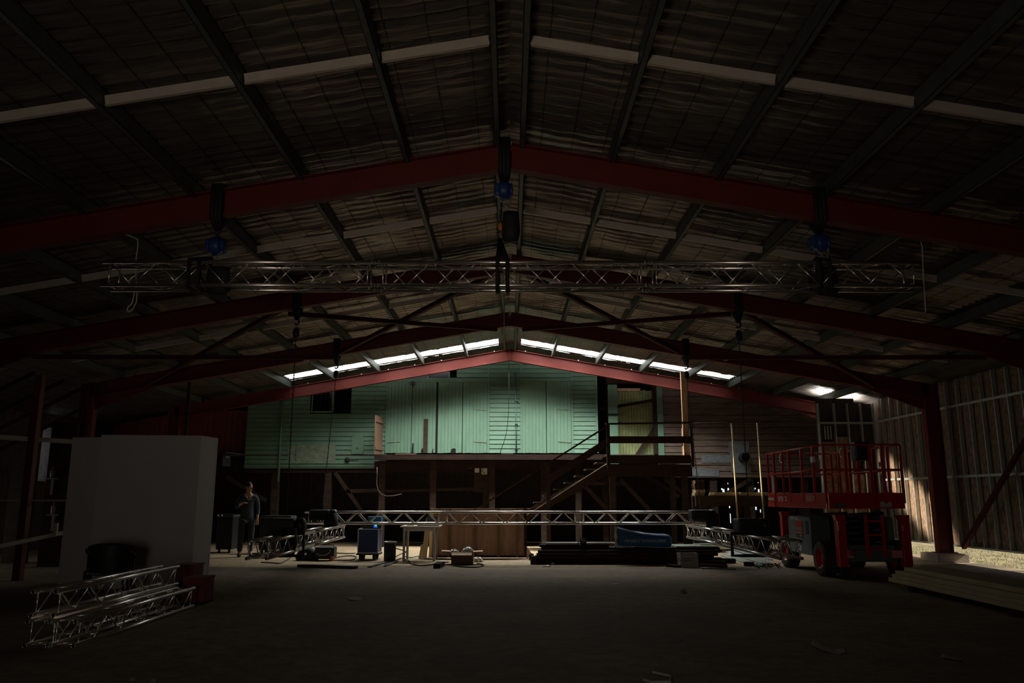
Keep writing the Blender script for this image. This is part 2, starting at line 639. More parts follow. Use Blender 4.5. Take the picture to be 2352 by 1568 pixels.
# portal frames
def ibeam(mb, p0, p1, d, w, tf=0.014, tw=0.01, up=(0, 0, 1)):
    """I section whose web runs along `up`; p0-p1 is the centre line"""
    p0 = Vector(p0)
    p1 = Vector(p1)
    dr = (p1 - p0).normalized()
    up = Vector(up)
    u = (up - dr * up.dot(dr)).normalized()
    mb.bar(p0, p1, tw, d - 2 * tf, u)
    mb.bar(p0 + u * (d / 2 - tf / 2), p1 + u * (d / 2 - tf / 2), w, tf, u)
    mb.bar(p0 - u * (d / 2 - tf / 2), p1 - u * (d / 2 - tf / 2), w, tf, u)
    return mb


flab = ['nearest of the four red steel portal frames, its rafters crossing the top of the view',
        'second red steel portal frame from the camera, behind the hanging truss',
        'third red steel portal frame, dark, in front of the bright roof strip',
        'farthest red steel portal frame, brightly lit in front of the green wall']
RD = 0.36
FRAMES = []
for fi, y in enumerate(FY):
    t = thing('portal_frame', flab[fi], 'steel frame', (0, y, 0), 'red steel portal frames')
    FRAMES.append(t)
    for side in (-1, 1):
        xe = 10.63
        b = MB()
        zc0 = ZR - RD / 2
        ibeam(b, (0, y, zc0), (side * xe, y, zc0 - SL * xe), RD, 0.17)
        # haunch at the knee
        b.prism([(side * 8.9, ZR - RD - SL * 8.9), (side * 10.45, ZR - RD - SL * 10.45), (side * 10.45, ZR - RD - SL * 10.45 - .32)], y - .006, y + .006)
        b.build('rafter', M_RED, t)
        c = MB()
        zb = 0.2 if side > 0 and fi == 2 else 0.0
        ibeam(c, (side * 10.63, y, zb + .02), (side * 10.63, y, ZR - SL * 10.63), 0.36, 0.2, up=(1, 0, 0))
        c.box((side * 10.63 - .24, y - .16, zb), (side * 10.63 + .24, y + .16, zb + .02))
        c.build('column', M_RED, t)
    a = MB()
    a.box((-0.012, y - .085, ZR - RD - .012), (0.012, y + .085, ZR + 0.01))
    a.build('apex_plate', M_RED, t)
    if fi == 3:
        # bolt heads and pale edge trim along the lit frame
        for side in (-1, 1):
            q = MB()
            for j in range(9):
                x = side * (0.5 + j * 0.85)
                q.tube((x, y - .05, ZR - SL * abs(x) + .0), (x, y - .05, ZR - SL * abs(x) + .03), .022, 6)
            q.build('bolt_heads', M_STUD, t)
for i, y in ((1, FY[1]), (2, FY[2])):
    pass
for side, y in ((1, FY[2]),):
    b = MB().bbox((side * 10.63 - .4, y - .42, 0.0), (side * 10.63 + .36, y + .42, 0.198), .015)
    w = {FY[1]: 'second', FY[2]: 'third', FY[3]: 'farthest'}[y]
    tag(b.build('concrete_plinth', M_CONC), 'low concrete plinth under the right column of the %s red frame' % w, 'plinth', 'concrete plinths')

# roof cross bracing between the second and third frames
bl = [((0.35, 1), (4.3, 2)), ((4.3, 1), (0.35, 2)), ((4.5, 1), (9.2, 2)), ((9.2, 1), (4.5, 2))]
bn = ['from near the ridge out to the far frame', 'from the middle of the near rafter back to the far ridge',
      'from the middle of the near rafter out to the far eave', 'from the near eave in to the middle of the far rafter']
for side in (-1, 1):
    for j, ((xa, fa), (xb, fb)) in enumerate(bl):
        za = ZR - RD + 0.05 - SL * xa - (0.1 if j % 2 else 0)
        zb = ZR - RD + 0.05 - SL * xb - (0.1 if j % 2 else 0)
        b = MB().bar((side * xa, FY[fa] + .1, za), (side * xb, FY[fb] - .1, zb), 0.09, 0.09)
        tag(b.build('roof_brace', M_DRED), '%s roof brace %s' % ('left' if side < 0 else 'right', bn[j]), 'brace', 'roof cross braces')
# ------------------------------------------------------------------ right wall
wr = MB()
zb = 0.36
for i in range(190):
    ya, yb = Y0 + i * 0.2, Y0 + (i + 1) * 0.2
    x = XW_R + 0.1
    wr.box((x, ya, zb), (x + (.03 if i % 2 else .015), yb, 4.75))
wall_r = struct('wall_right', wr, M_CLAD, 'tall right shed wall of steel studs and insulation above the daylight gap')
yy = [6.0]
while yy[-1] < 23.3:
    yy.append(yy[-1] + 0.5)
for i, y in enumerate(yy):
    s = MB()
    x = XW_R
    s.box((x - .05, y - .018, zb), (x - .046, y + .018, 4.4))
    s.box((x - .05, y - .018, zb), (x + .04, y - .0165, 4.4))
    s.box((x - .05, y + .0165, zb), (x - .02, y + .018, 4.4))
    s.build('stud', M_STUD, wall_r)
    if y > 11:
        g = MB()
        nv = 14
        vs = []
        fs = []
        nu = 5
        for a in range(nv + 1):
            for c in range(nu + 1):
                z = zb + .02 + (4.36 - zb) * a / nv
                yq = y + .022 + 0.456 * c / nu
                bulge = 0.02 * math.sin(PI * c / nu) + .018 * noise.noise(Vector((yq * 6, z * 5, 3)))
                vs.append((x + .055 - bulge, yq, z))
        for a in range(nv):
            for c in range(nu):
                k0 = a * (nu + 1) + c
                fs.append((k0, k0 + 1, k0 + nu + 2, k0 + nu + 1))
        g.add(vs, fs, True)
        g.build('insulation_batt', M_BATT, wall_r)
for z in (2.03, 3.75):
    n = MB()
    n.box((XW_R - .046, 6, z - .03), (XW_R - .01, 23.8, z + .03))
    n.build('noggin_rail', M_STUD, wall_r)
n = MB().box((XW_R - .052, 6, zb - .02), (XW_R + .05, 25.1, zb + .02))
n.build('bottom_track', M_STUD, wall_r)
p = MB()
p.box((XW_R - .04, 17.3, 0), (XW_R - .03, 17.42, zb))
p.box((XW_R - .04, 17.41, 0), (XW_R + .05, 17.42, zb))
p.build('stud_foot', M_STUD, wall_r)
# the gap is closed nearer the camera
gp = MB().box((XW_R + .05, Y0, -.1), (XW_R + .1, 13.2, zb))
gp.build('skirt_sheet', M_CLAD, wall_r)
gp = MB().box((XW_R + .05, 23.2, -.1), (XW_R + .1, 31, zb))
gp.build('skirt_sheet', M_CLAD, wall_r)
# steel brace on the right wall
b = MB().bar((XW_R - .2, 19.6, 0.35), (XW_R - .2, 15.4, 3.9), .09, .09)
tag(b.build('wall_brace', M_DRED), 'red diagonal steel brace rising along the right wall from the column foot', 'brace')

# short return wall at the far right corner
YFR = 23.85
fr = MB()
fr.box((9.25, YFR + .12, 0), (10.4, YFR + .18, 4.46))
fr.box((10.4, YFR + .12, 0), (XW_R - .06, YFR + .18, 4.3))
wfr = struct('wall_far_right', fr, M_DARKW, 'short stud and insulation return wall in the far right corner')
for i, x in enumerate((9.27, 9.75, 10.15, 10.55, 10.92)):
    s = MB().box((x - .02, YFR, 0), (x + .02, YFR + .11, 4.3))
    s.build('stud', M_STUD, wfr)
for x0, x1, z0, z1 in ((9.3, 9.72, .2, 3.15), (9.78, 10.12, .2, 3.3), (10.18, 10.52, .2, 2.2)):
    s = MB().box((x0, YFR + .04, z0), (x1, YFR + .115, z1))
    s.build('insulation_batt', M_BATT, wfr)
s = MB().box((9.25, YFR - .02, 3.68), (10.98, YFR, 3.74))
s.build('noggin_rail', M_STUD, wfr)
for i in range(3):
    s = MB().box((9.4 + i * .085, YFR - .03, 3.22), (9.43 + i * .085, YFR + .01, 3.62))
    s.build('strut', M_STUD, wfr)

# ------------------------------------------------------------------ left side
wl = MB()
x = XW_L
# openings added for the left side lamps: (y0, y1, z0, z1)
LO = [(24.0, 24.85, 2.0, 3.6), (17.0, 19.4, 0.2, 1.5)]
ys = [Y0, 17.0, 19.4, 24.0, 24.85, Y1]
for a, bb in zip(ys[:-1], ys[1:]):
    op = [o for o in LO if abs(o[0] - a) < .01]
    if op:
        wl.box((x - .6, a, 0), (x, bb, op[0][2]))
        wl.box((x - .6, a, op[0][3]), (x, bb, 4.2))
    else:
        wl.box((x - .6, a, 0), (x, bb, 4.2))
wall_l = struct('wall_left', wl, M_DARKW, 'dark left wall of the shed')
# dark partition sheets and posts along the left
for j, y in enumerate((12.6, 13.6, 17.6, 18.8, 19.8, 21.2)):
    b = MB().bar((-13.93, y - .55, 2.3), (-10.6, y, 4.25), .06, .09)
    tag(b.build('knee_brace', M_DTIM2), 'dim slanting timber brace under the left eave, %s from the camera' % ordn[j], 'brace', 'left eave braces')
pb = at(40, 1330, 15.6)
pt = at(75, 1008, 15.6)
t = thing('mezzanine_frame', 'dark red post and pale rails standing at the far left', 'frame', (pb.x, 15.6, 0))
MB().box((pb.x - .07, 15.53, 0), (pb.x + .07, 15.67, 3.9)).build('post', M_RED, t)
q0 = at(2, 997, 15.6)
q1 = at(168, 1014, 17.2)
MB().bar((q0.x - 1.2, 15.0, q0.z), q1, .06, .09).build('top_rail', M_TABLE, t)
q0 = at(-30, 1149, 15.75)
q1 = at(160, 1149, 15.75)
MB().bar(q0, q1, .05, .03).build('middle_rail', M_TABLE, t)
q0 = at(-40, 1262, 14.6)
q1 = at(150, 1222, 16.2)
MB().bar(q0, q1, .05, .07).build('lower_rail', M_TABLE, t)
q = at(128, 1220, 15.9)
MB().box((q.x - .03, 15.87, q.z - .08), (q.x + .03, 15.93, q.z + .16)).build('clamp', M_TABLE, t)
for j, (px, w_, z1_, Y) in enumerate(((30, 40, 1.95, 19.5), (116, 30, 2.85, 18.6))):
    q = at(px, 1290, Y)
    b = MB().box((q.x - .3, Y, 0), (q.x + .3, Y + .08, z1_ + .4))
    tag(b.build('dark_board', M_DTIM2), ['brown board standing behind the far left post', 'brown board standing beside the white partition on the far left'][j], 'board', 'boards at the far left')
for j, (px, py) in enumerate(((123, 1168), (121, 1085))):
    q = at(px, py, 18.54)
    b = MB().lathe((q.x, 18.54, q.z - .12), [(0.0, 0), (.05, 0), (.05, .16), (.02, .19), (.02, .26), (0, .26)], 10)
    b.box((q.x - .12, 18.48, q.z - .15), (q.x + .12, 18.595, q.z - .12))
    b.box((q.x - .03, 18.56, q.z - .5), (q.x + .03, 18.598, q.z - .14))
    tag(b.build('bracketed_bottle', M_TABLE), ['pale bottle on a bracket left of the white partition', 'upper pale bottle on a bracket left of the white partition'][j], 'bottle', 'bottles at far left')
q = at(430, 950, 21.5)
b = MB().box((q.x - .035, 21.47, 0), (q.x + .035, 21.53, ceil_z(q.x) - .25))
tag(b.build('thin_post', M_DTIM2), 'thin pale brown post rising to the roof behind the white partition', 'post')

# back wall behind the camera, with a big doorway the daylight comes through
wb = MB()
D0, D1, DZ = -2.6, -1.2, 2.3
wb.box((XW_L, Y0 - .1, 0), (D0, Y0, 6.6))
wb.box((D1, Y0 - .1, 0), (XW_R + .1, Y0, 6.6))
wb.box((D0, Y0 - .1, DZ), (D1, Y0, 6.6))
struct('wall_back', wb, M_CLAD, 'wall behind the camera with an open doorway')
# front wall at the far end, boarded, with gaps that let daylight through low on the right
YF = 30.5
wf = MB()
holes = []
for px, py, w, h in ((1658.5, 1123, 4, 4), (1662, 1128, 5, 10), (1673, 1124, 4, 7), (1672, 1110, 2, 3), (1726, 1123.5, 6, 8), (1731.5, 1123, 3, 6), (1735, 1121.5, 3, 3),
                     (1743, 1127, 4, 8), (1676, 1164, 3, 5), (1678, 1190, 2.2, 21), (1726, 1167, 3, 7), (1735, 1167, 7, 7), (1747, 1173, 2.5, 7),
                     (1737, 1202, 7, 5), (1742, 1212, 3, 3), (1741.5, 1108, 2, 2)):
    c = at(px, py, YF)
    s = 30.2 / FPX
    holes.append((c.x - w * s / 2, c.x + w * s / 2, c.z - h * s / 2, c.z + h * s / 2))
xs = sorted(set([XW_L, XW_R + .1] + [round(v, 4) for h in holes for v in h[:2]]))
zs = sorted(set([0.0, 6.6] + [round(v, 4) for h in holes for v in h[2:]]))
for i in range(len(xs) - 1):
    run = None
    for j in range(len(zs) - 1):
        xc, zc_ = (xs[i] + xs[i + 1]) / 2, (zs[j] + zs[j + 1]) / 2
        inside = any(h[0] < xc < h[1] and h[2] < zc_ < h[3] for h in holes)
        if inside:
            if run is not None:
                wf.box((xs[i], YF, zs[run]), (xs[i + 1], YF + .03, zs[j]))
                run = None
        elif run is None:
            run = j
    if run is not None:
        wf.box((xs[i], YF, zs[run]), (xs[i + 1], YF + .03, zs[-1]))
struct('wall_front', wf, M_DARKW, 'dark boarded far end wall with chinks of daylight')

# ------------------------------------------------------------------ green weatherboard building
YH = 26.5


def H(px, py):
    p = at(px, py, YH)
    return p.x, p.z


hut = thing('weatherboard_building', 'old raised weatherboard building painted pale green, under the far end of the shed', 'building', (0, YH, 0))


def weatherboards(name, x0, x1, z0, z1, m, pitch=0.15, y=YH, wob=0.0, skip=()):
    b = MB()
    z = z0
    j = 0
    while z < z1 - .02:
        zt = min(z + pitch, z1)
        xm = (ZC - .1 - zt) / SL
        a, c = max(x0, -xm), min(x1, xm)
        segs = [(a, c)]
        for (sx0, sx1, sz0, sz1) in skip:
            if sz0 < (z + zt) / 2 < sz1:
                ns = []
                for (p, q) in segs:
                    if sx1 <= p or sx0 >= q:
                        ns.append((p, q))
                    else:
                        if sx0 > p:
                            ns.append((p, sx0))
                        if sx1 < q:
                            ns.append((sx1, q))
                segs = ns
        for p, q in segs:
            if q - p < .03:
                continue
            w0 = wob * noise.noise(Vector((p, z * 3, 1)))
            w1 = wob * noise.noise(Vector((q, z * 3, 7)))
            b.add([(p, y - .034, z + w0), (q, y - .034, z + w1), (q, y - .014, zt - .016 + w1), (p, y - .014, zt - .016 + w0),
                   (q, y + .012, zt - .006), (p, y + .012, zt - .006), (p, y + .012, z), (q, y + .012, z), (q, y + .012, zt), (p, y + .012, zt)],
                  [(0, 1, 2, 3), (3, 2, 4, 5), (1, 0, 6, 7), (0, 3, 5, 9, 6), (2, 1, 7, 8, 4), (6, 9, 8, 7)])
        z = zt
        j += 1
    return b.build(name, m, hut)


def vboards(name, x0, x1, z0, z1, m, w=0.115, y=YH - .04, thick=.03):
    b = MB()
    x = x0
    while x < x1 - .02:
        xe = min(x + w, x1)
        top = min(z1, ZC - .1 - SL * max(abs(x), abs(xe)))
        b.box((x + .003, y, z0 + random.uniform(-.006, .006)), (xe - .003, y + thick, top))
        x = xe
    b.box((x0, y + thick - .002, z0 + .01), (x1, y + thick + .01, min(z1, ZC - .12 - SL * max(abs(x0), abs(x1)))))
    return b.build(name, m, hut)


ZL = H(700, 1075)[1]     # lower edge of the left wall
ZD = H(1000, 1040)[1]    # wall foot behind the deck
xa = H(566, 1000)[0]
xdk = H(862, 1045)[0]
dl0, dl1 = H(889, 1000)[0], H(1119, 1000)[0]
dr0, dr1 = H(1199, 1000)[0], H(1312, 1000)[0]
xe = H(1373, 1000)[0]
zdt = H(1000, 877)[1]
wpair = (*[H(p, 900)[0] for p in (714, 808)], H(0, 946)[1], 5.2)
wtop = (*[H(p, 870)[0] for p in (955, 1049)], H(0, 871)[1], 6.2)
hat = (*[H(p, 1000)[0] for p in (809, 837)], H(0, 1041)[1], H(0, 1000)[1])
weatherboards('weatherboard_cladding', xa, dl0, ZL, 6.4, M_GREEN, skip=[wpair, hat])
weatherboards('weatherboard_cladding', dl1, dr0, ZD, zdt + .05, M_GREEN)
weatherboards('weatherboard_cladding', dr1, xe, ZD, 6.4, M_GREEN)
weatherboards('weatherboard_cladding', dl0, dr1, zdt, 6.4, M_GREEN, skip=[wtop], y=YH - .005)
# sliding doors of upright boards: two leaves on the left, two on the right
mid = H(1003, 1000)[0]
midr = H(1255, 1000)[0]
ml_, mr_ = H(945, 1000)[0], H(1062, 1000)[0]
for nm, a, c in (('a', dl0, ml_ - .008), ('e', ml_ + .008, mid - .035), ('f', mid + .035, mr_ - .01), ('b', mr_ + .01, dl1), ('c', dr0, midr - .01), ('d', midr + .01, dr1)):
    dleaf = vboards('barn_door', a, c, ZD, zdt, M_GREEND)
    hg = MB()
    left = nm in 'ac'
    if nm in 'abd':
        for zz in (ZD + .35, ZD + 1.42):
            xh = a + .02 if nm == 'a' else c - .02
            xk = xh + (.42 if nm == 'a' else -.42)
            hg.bar((xh, YH - .05, zz), (xk, YH - .05, zz + .03), .012, .03)
        hg.build('strap_hinge', M_WORN, dleaf)
# gap, worn board and dark holes at the door feet
MB().box((mid - .035, YH - .02, ZD), (mid + .035, YH - .012, zdt)).build('door_gap', M_GLASS, hut)
b = MB().box((H(994, 0)[0], YH - .06, ZD), (H(1003, 0)[0], YH - .045, H(0, 962)[1]))
b.build('bare_patch_board', M_DTIM2, hut)
for j, (px0, px1, py0, py1) in enumerate(((967, 982, 1028, 1041), (1035, 1047, 1029, 1041), (946, 950, 1017, 1041), (992, 995, 1030, 1041))):
    x0, z1 = H(px0, py0)
    x1, z0 = H(px1, py1)
    MB().prism([(x0, z0), (x1, z0), (x1, z1 - .02), ((x0 + x1) / 2, z1), (x0 + .02, z1 - .04)], YH - .046, YH - .042).build('rotted_hole', M_GLASS, hut)
# track board over the doors and trims
MB().box((dl0, YH - .07, zdt - .01), (dl1 + .03, YH - .01, zdt + .1)).build('door_head_trim', M_GREEN, hut)
MB().box((dr0 - .1, YH - .07, zdt + .02), (dr1 + .4, YH - .01, zdt + .12)).build('door_head_trim', M_GREEN, hut)
for xx in (dl0 - .05, dl1 + .01, dr0 - .06, dr1 + .01, xe - .05):
    MB().box((xx, YH - .055, ZD if xx > xdk else ZL), (xx + .06, YH + .01, min(6.3, ZC - .12 - SL * (abs(xx) + .1)))).build('corner_trim', M_GREEN, hut)
# window pair on the left
x0, z1 = H(718, 897)
x1, z0 = H(757, 944)
wl_ = MB().box((x0 - .06, YH - .05, z0 - .05), (H(806, 0)[0], YH - .01, z0))
for xx in (x0 - .06, H(758.5, 0)[0], H(803.5, 0)[0]):
    wl_.box((xx, YH - .05, z0), (xx + .06, YH - .01, 5.0))
wl_ = wl_.build('window_frame', M_GREEN, hut)
b = MB().box((x0, YH - .03, z0), (x1, YH - .015, 4.96))
b.build('blind', M_BLIND, wl_)
b = MB()
for i in range(5):
    xx = x0 + (x1 - x0) * i / 4
    b.box((xx - .006, YH - .035, z0), (xx + .006, YH - .031, 4.96))
for i in range(6):
    zz = z0 + .14 * i
    b.box((x0, YH - .035, zz - .005), (x1, YH - .031, zz + .005))
b.build('glazing_bars', M_GLASS, wl_)
b = MB().box((H(763, 0)[0], YH - .03, z0), (H(804, 0)[0], YH - .015, H(0, 898)[1]))
b.build('dark_pane', M_GLASS, wl_)
b = MB().box((H(779, 0)[0], YH - .032, H(0, 898)[1]), (H(804, 0)[0], YH - .014, 5.0))
b.build('roller_blind', M_BLIND, wl_)
# small window pair under the roof
x0, z0 = H(957, 869)
x1, _ = H(1048, 869)
wt = MB().box((x0 - .03, YH - .09, z0 - .06), (x1 + .03, YH - .01, z0))
for px in (957, 1001, 1045):
    wt.box((H(px, 0)[0] - .02, YH - .06, z0), (H(px, 0)[0] + .03, YH - .01, 5.95))
wt = wt.build('window_frame', M_GREEN, hut)
for pa, pc in ((960, 1000), (1004, 1044)):
    MB().box((H(pa, 0)[0], YH - .03, z0), (H(pc, 0)[0], YH - .012, 5.95)).build('dark_pane', M_GLASS, wt)
# hatch door
b = MB().box((hat[0] + .03, YH - .045, hat[2] + .02), (hat[1] - .03, YH - .02, hat[3] - .03))
hd = b.build('hatch_door', M_GREEND, hut)
b = MB()
b.box((hat[0] - .02, YH - .05, hat[3] - .03), (hat[1] + .02, YH - .01, hat[3] + .02))
for xx in (hat[0], hat[1] - .03):
    b.box((xx, YH - .05, hat[2]), (xx + .03, YH - .015, hat[3]))
b.box((hat[0], YH - .05, hat[2] - .02), (hat[1], YH - .01, hat[2] + .02))
b.build('hatch_frame', M_GREEN, hd)
q = H(821, 1029)
MB().ball((q[0], YH - .055, q[1]), .022, 8, 6).build('latch_knob', M_DTIM2, hd)
# fan hole and its conduit
q = H(798, 1056)
b = MB().lathe((q[0], YH - .07, q[1]), [(0, .0), (.085, .0), (.085, .06), (0, .06)], 16, 'y')
b.build('vent_disc', M_BLACK, hut)
MB().tube((q[0] + .05, YH - .05, q[1] + .01), (H(862, 0)[0], YH - .05, q[1] + .005), .012, 6).build('conduit', M_BLACK, hut)
# patched sheets low on the left
x0, z1 = H(663, 1022)
x1, z0 = H(770, 1063)
xm = H(733, 0)[0]
for a, c in ((x0, xm - .02), (xm + .02, x1)):
    MB().box((a, YH - .034, z0), (c, YH - .028, z1)).build('worn_patch', M_WORN, hut)
# bottom trim rail
MB().box((xa, YH - .05, ZL + .05), (xdk, YH - .02, ZL + .09)).build('bottom_rail', M_GREEN, hut)
# downpipe
x0, z0 = H(642, 1085)
b = MB().tube((x0, YH - .08, z0 - .3), (H(650, 920)[0], YH - .08, H(0, 912)[1]), .035, 8)
b.build('downpipe', M_GREEN, hut)
# floodlight on the wall
q = H(949, 880)
b = MB().box((q[0] - .06, YH - .16, q[1] - .07), (q[0] + .06, YH - .06, q[1] + .05))
b.tube((q[0], YH - .08, q[1] - .05), (q[0], YH - .04, q[1] - .14), .012, 6)
b.build('wall_floodlight', M_BLACKP, hut)
# blue grey conduit with clips
x0 = H(1185, 0)[0]
cp = MB().tube((x0, YH - .06, ZD), (x0 - .02, YH - .06, 5.7), .018, 8).build('conduit', M_PIPE, hut)
b = MB()
for py in (922, 975, 1031):
    z = H(0, py)[1]
    b.box((x0 - .05, YH - .085, z - .015), (x0 + .05, YH - .03, z + .015))
b.build('pipe_clip', M_BLACKP, cp)
# recess on the right with cream boards, green door ajar and posts
x0, x1 = H(1376, 0)[0], H(1487, 0)[0]
MB().box((x0, YH + 1.0, ZD - .2), (x1 + .6, YH + 1.04, 5.55)).build('recess_wall', M_DTIM2, hut)
xa1, xa2 = H(1395, 0)[0], H(1470, 0)[0]
b = MB()
x = xa1
while x < xa2 + .2:
    b.box((x + .004, YH + .35, ZD - .05), (x + .096, YH + .38, H(0, 893)[1] + .02 * math.sin(x * 20)))
    x += .1
b.build('cream_boards', M_CREAM, hut)
MB().box((H(1396, 0)[0], YH + .3, H(0, 895)[1]), (H(1446, 0)[0], YH + .34, H(0, 888)[1])).build('pine_batten', M_TAN, hut)
b = MB().box((H(1375.5, 0)[0], YH + .05, ZD - .35), (H(1395, 0)[0], YH + .1, H(0, 882)[1]))
gd = b.build('green_door', M_GREEND, hut)
MB().box((H(1374, 0)[0], YH + .02, H(0, 953)[1]), (H(1396, 0)[0], YH + .05, H(0, 949)[1])).build('door_rail', M_GLASS, gd)
MB().box((H(1398, 0)[0], YH + .3, H(0, 968)[1]), (H(1403, 0)[0], YH + .36, H(0, 966)[1])).build('door_latch', M_BLACK, gd)
b = MB().box((H(1476, 0)[0], YH - .06, ZD - .5), (H(1488, 0)[0], YH + .06, 5.35))
b.build('green_post', M_GREEN, hut)
MB().box((H(1468, 0)[0], YH - .02, ZD - .2), (H(1475, 0)[0], YH + .1, 5.4)).build('door_post', M_DTIM, hut)
MB().bar((H(1378, 940)[0], YH + .2, H(0, 938)[1]), (H(1470, 0)[0], YH + .2, H(0, 917)[1]), .05, .1).build('slanting_rail', M_DTIM, hut)
MB().bar((H(1433, 0)[0], YH + .22, H(0, 1046)[1]), (H(1474, 0)[0], YH + .22, H(0, 980)[1]), .04, .13).build('leaning_plank', M_DTIM2, hut)
MB().box((x0 - .05, YH + .02, H(0, 888)[1] + .12), (H(1490, 0)[0], YH + .12, 5.6)).build('lintel', M_DTIM, hut)
# bare brown boards on the right
zr0 = H(1700, 1096)[1]
weatherboards('brown_board_cladding', H(1489, 0)[0], 10.4, zr0, 6.3, M_BROWN, pitch=0.205, wob=.02)
for px0, py0, px1, py1, tl in ((1672, 1014, 1718, 1040, .06), (1680, 1040, 1722, 1086, -.05), (1611, 1045, 1678, 1063, .03), (1586, 1076, 1651, 1093, -.04)):
    a = H(px0, py1)
    c = H(px1, py0)
    w, h = c[0] - a[0], c[1] - a[1]
    bm = MB()
    nx, nz_ = 8, 6
    vs = []
    for i in range(nz_ + 1):
        for j in range(nx + 1):
            xx, zz = a[0] + w * j / nx, a[1] + h * i / nz_
            vs.append((xx + tl * (zz - a[1]), YH - .045 - .012 * noise.noise(Vector((xx * 8, zz * 8, 2))), zz + tl * .3 * (xx - a[0])))
    fs = [(i * (nx + 1) + j, i * (nx + 1) + j + 1, (i + 1) * (nx + 1) + j + 1, (i + 1) * (nx + 1) + j) for i in range(nz_) for j in range(nx)]
    bm.add(vs, fs, True)
    n = len(vs)
    bm.add([v + Vector((0, .01, 0)) for v in [Vector(q) for q in vs]], fs, True)
    bm.build('foil_patch', M_FOILHUT, hut)
q = H(1706, 1052)
fp = MB().pipe((q[0], YH - .05, q[1]), (q[0] + .02, YH - .33, q[1] + .01), .16, .145, 20).build('flue_pipe', M_DTIM2, hut)
MB().tube((q[0], YH - .06, q[1]), (q[0], YH - .08, q[1]), .145, 20).build('flue_inside', M_BLACK, fp)
# red sheeted lean-to on the left end of the building
x0 = H(480, 0)[0]
b = MB()
xx = x0 - 2.2
while xx < xa - .02:
    b.box((xx, YH + .3, H(0, 1042)[1]), (xx + .19, YH + .32, min(H(0, 940)[1], ceil_z(xx) - .15)))
    xx += .2
b.build('red_sheet_wall', M_RUST, hut)
MB().box((x0 - 2.2, YH + .25, H(0, 1056)[1]), (xa, YH + .4, H(0, 1042)[1])).build('bearer', M_DTIM, hut)
# bearers, stumps and braces below
MB().box((xa, YH + .02, ZL - .14), (10.4, YH + .2, ZL)).build('bearer', M_DTIM, hut)
MB().box((-9.5, YH - .02, ZL + .4), (10.4, YF - .4, ZL + .45)).build('floor_underside', M_DARKW, hut)
stp = [630, 752, 877, 993, 1125, 1250, 1330, 1640, 1725, 1850]
for i, px in enumerate(stp):
    x = H(px, 1120)[0]
    MB().box((x - .11, YH + .03, 0), (x + .11, YH + .25, ZL - .13)).build('stump', M_DTIM2, hut)
for pa, ya, pc, yc in ((520, 1095, 612, 1150), (770, 1085, 835, 1180), (795, 1128, 876, 1125), (1120, 1090, 1110, 1180), (1480, 1090, 1560, 1140), (1640, 1150, 1725, 1100)):
    a, c = H(pa, ya), H(pc, yc)
    MB().bar((a[0], YH + .0, a[1]), (c[0], YH + .0, c[1]), .05, .12).build('cross_brace', M_DTIM2, hut)
a, c = H(876, 1128), H(1100, 1122)
MB().bar((a[0], YH + .0, a[1]), (c[0], YH, c[1]), .05, .1).build('cross_brace', M_DTIM2, hut)
# brown door panel with notices under the deck
x0, z1 = H(1091, 1071)
x1, z0 = H(1132, 1130)
pn = MB().box((x0, YH - .5, z0), (x1, YH - .46, z1)).build('brown_panel', M_DTIM2, hut)
for px0, px1, py0, py1 in ((1092, 1102, 1073, 1086), (1107, 1120, 1073, 1090), (1125, 1131.5, 1072, 1086)):
    a, c = H(px0, py1), H(px1, py0)
    MB().box((a[0], YH - .512, a[1]), (c[0], YH - .503, c[1])).build('notice_sheet', M_PAPER, pn)
a = H(1113.5, 1082)
MB().path([(a[0] - .05 + .1 * math.sin(i * .8) * (1 - i / 14), YH - .516, a[1] - .08 + .012 * i) for i in range(14)], .006, 4).build('notice_drawing', M_BLACKP, pn)
a = H(1128, 1076)
MB().lathe((a[0], YH - .518, a[1]), [(.03, 0), (.045, 0), (.045, .004), (.03, .004)], 12, 'y').build('notice_ring', M_RUST, pn)
MB().box((x1 - .16, YH - .6, 0.0), (x1, YH - .52, z0)).build('panel_post', M_DTIM2, hut)
a, c = H(1076, 1077), H(1086, 1070)
MB().box((a[0], YH - .6, a[1]), (c[0], YH - .58, c[1])).build('small_plate', M_WORN, hut)
# meter box with conduit at the left end
a, c = H(509, 1070), H(526, 1047)
mb_ = MB().box((a[0], YH + .05, a[1]), (c[0], YH + .2, c[1])).build('meter_box', M_LGREY, hut)
MB().box((a[0] + .1, YH + .03, c[1] - .06), (c[0], YH + .05, c[1])).build('meter_cap', M_WHITE, mb_)
MB().path([(c[0] - .12, YH + .04, c[1]), (c[0] - .12, YH + .04, c[1] + .12), (xa, YH + .04, c[1] + .05)], .012, 6).build('meter_conduit', M_WHITE, mb_)

# ------------------------------------------------------------------ deck, landing and stairs
YDK = 25.35
YLF = 24.15
dk = thing('timber_deck_stair', 'dark timber deck with landing, railings and long stair in front of the green building', 'staircase', (0, YLF, 0))
zdk = at(1000, 1043, YDK).z
xd0 = at(860, 1045, YDK).x
xl0 = at(1394, 1045, YLF).x
xl1 = at(1590, 1045, YLF).x
b = MB()
for i in range(8):
    b.box((xd0 - .04, YDK + i * .14, zdk - .035), (xl0 + .1, YDK + i * .14 + .13, zdk))
b.build('deck_boards', M_DTIM, dk)
MB().box((xd0, YDK - .03, zdk - .17), (xl0, YDK + .04, zdk - .04)).build('deck_fascia', M_DTIM, dk)
b = MB()
for i in range(10):
    x = xd0 + .4 + i * (xl0 - xd0 - .6) / 9
    b.box((x - .03, YDK + .05, zdk - .19), (x + .03, YH - .06, zdk - .04))
b.build('deck_joists', M_DTIM, dk)
MB().box((xd0 - .05, YDK + .3, zdk - .42), (xl0, YDK + .42, zdk - .2)).build('deck_bearer', M_DTIM, dk)
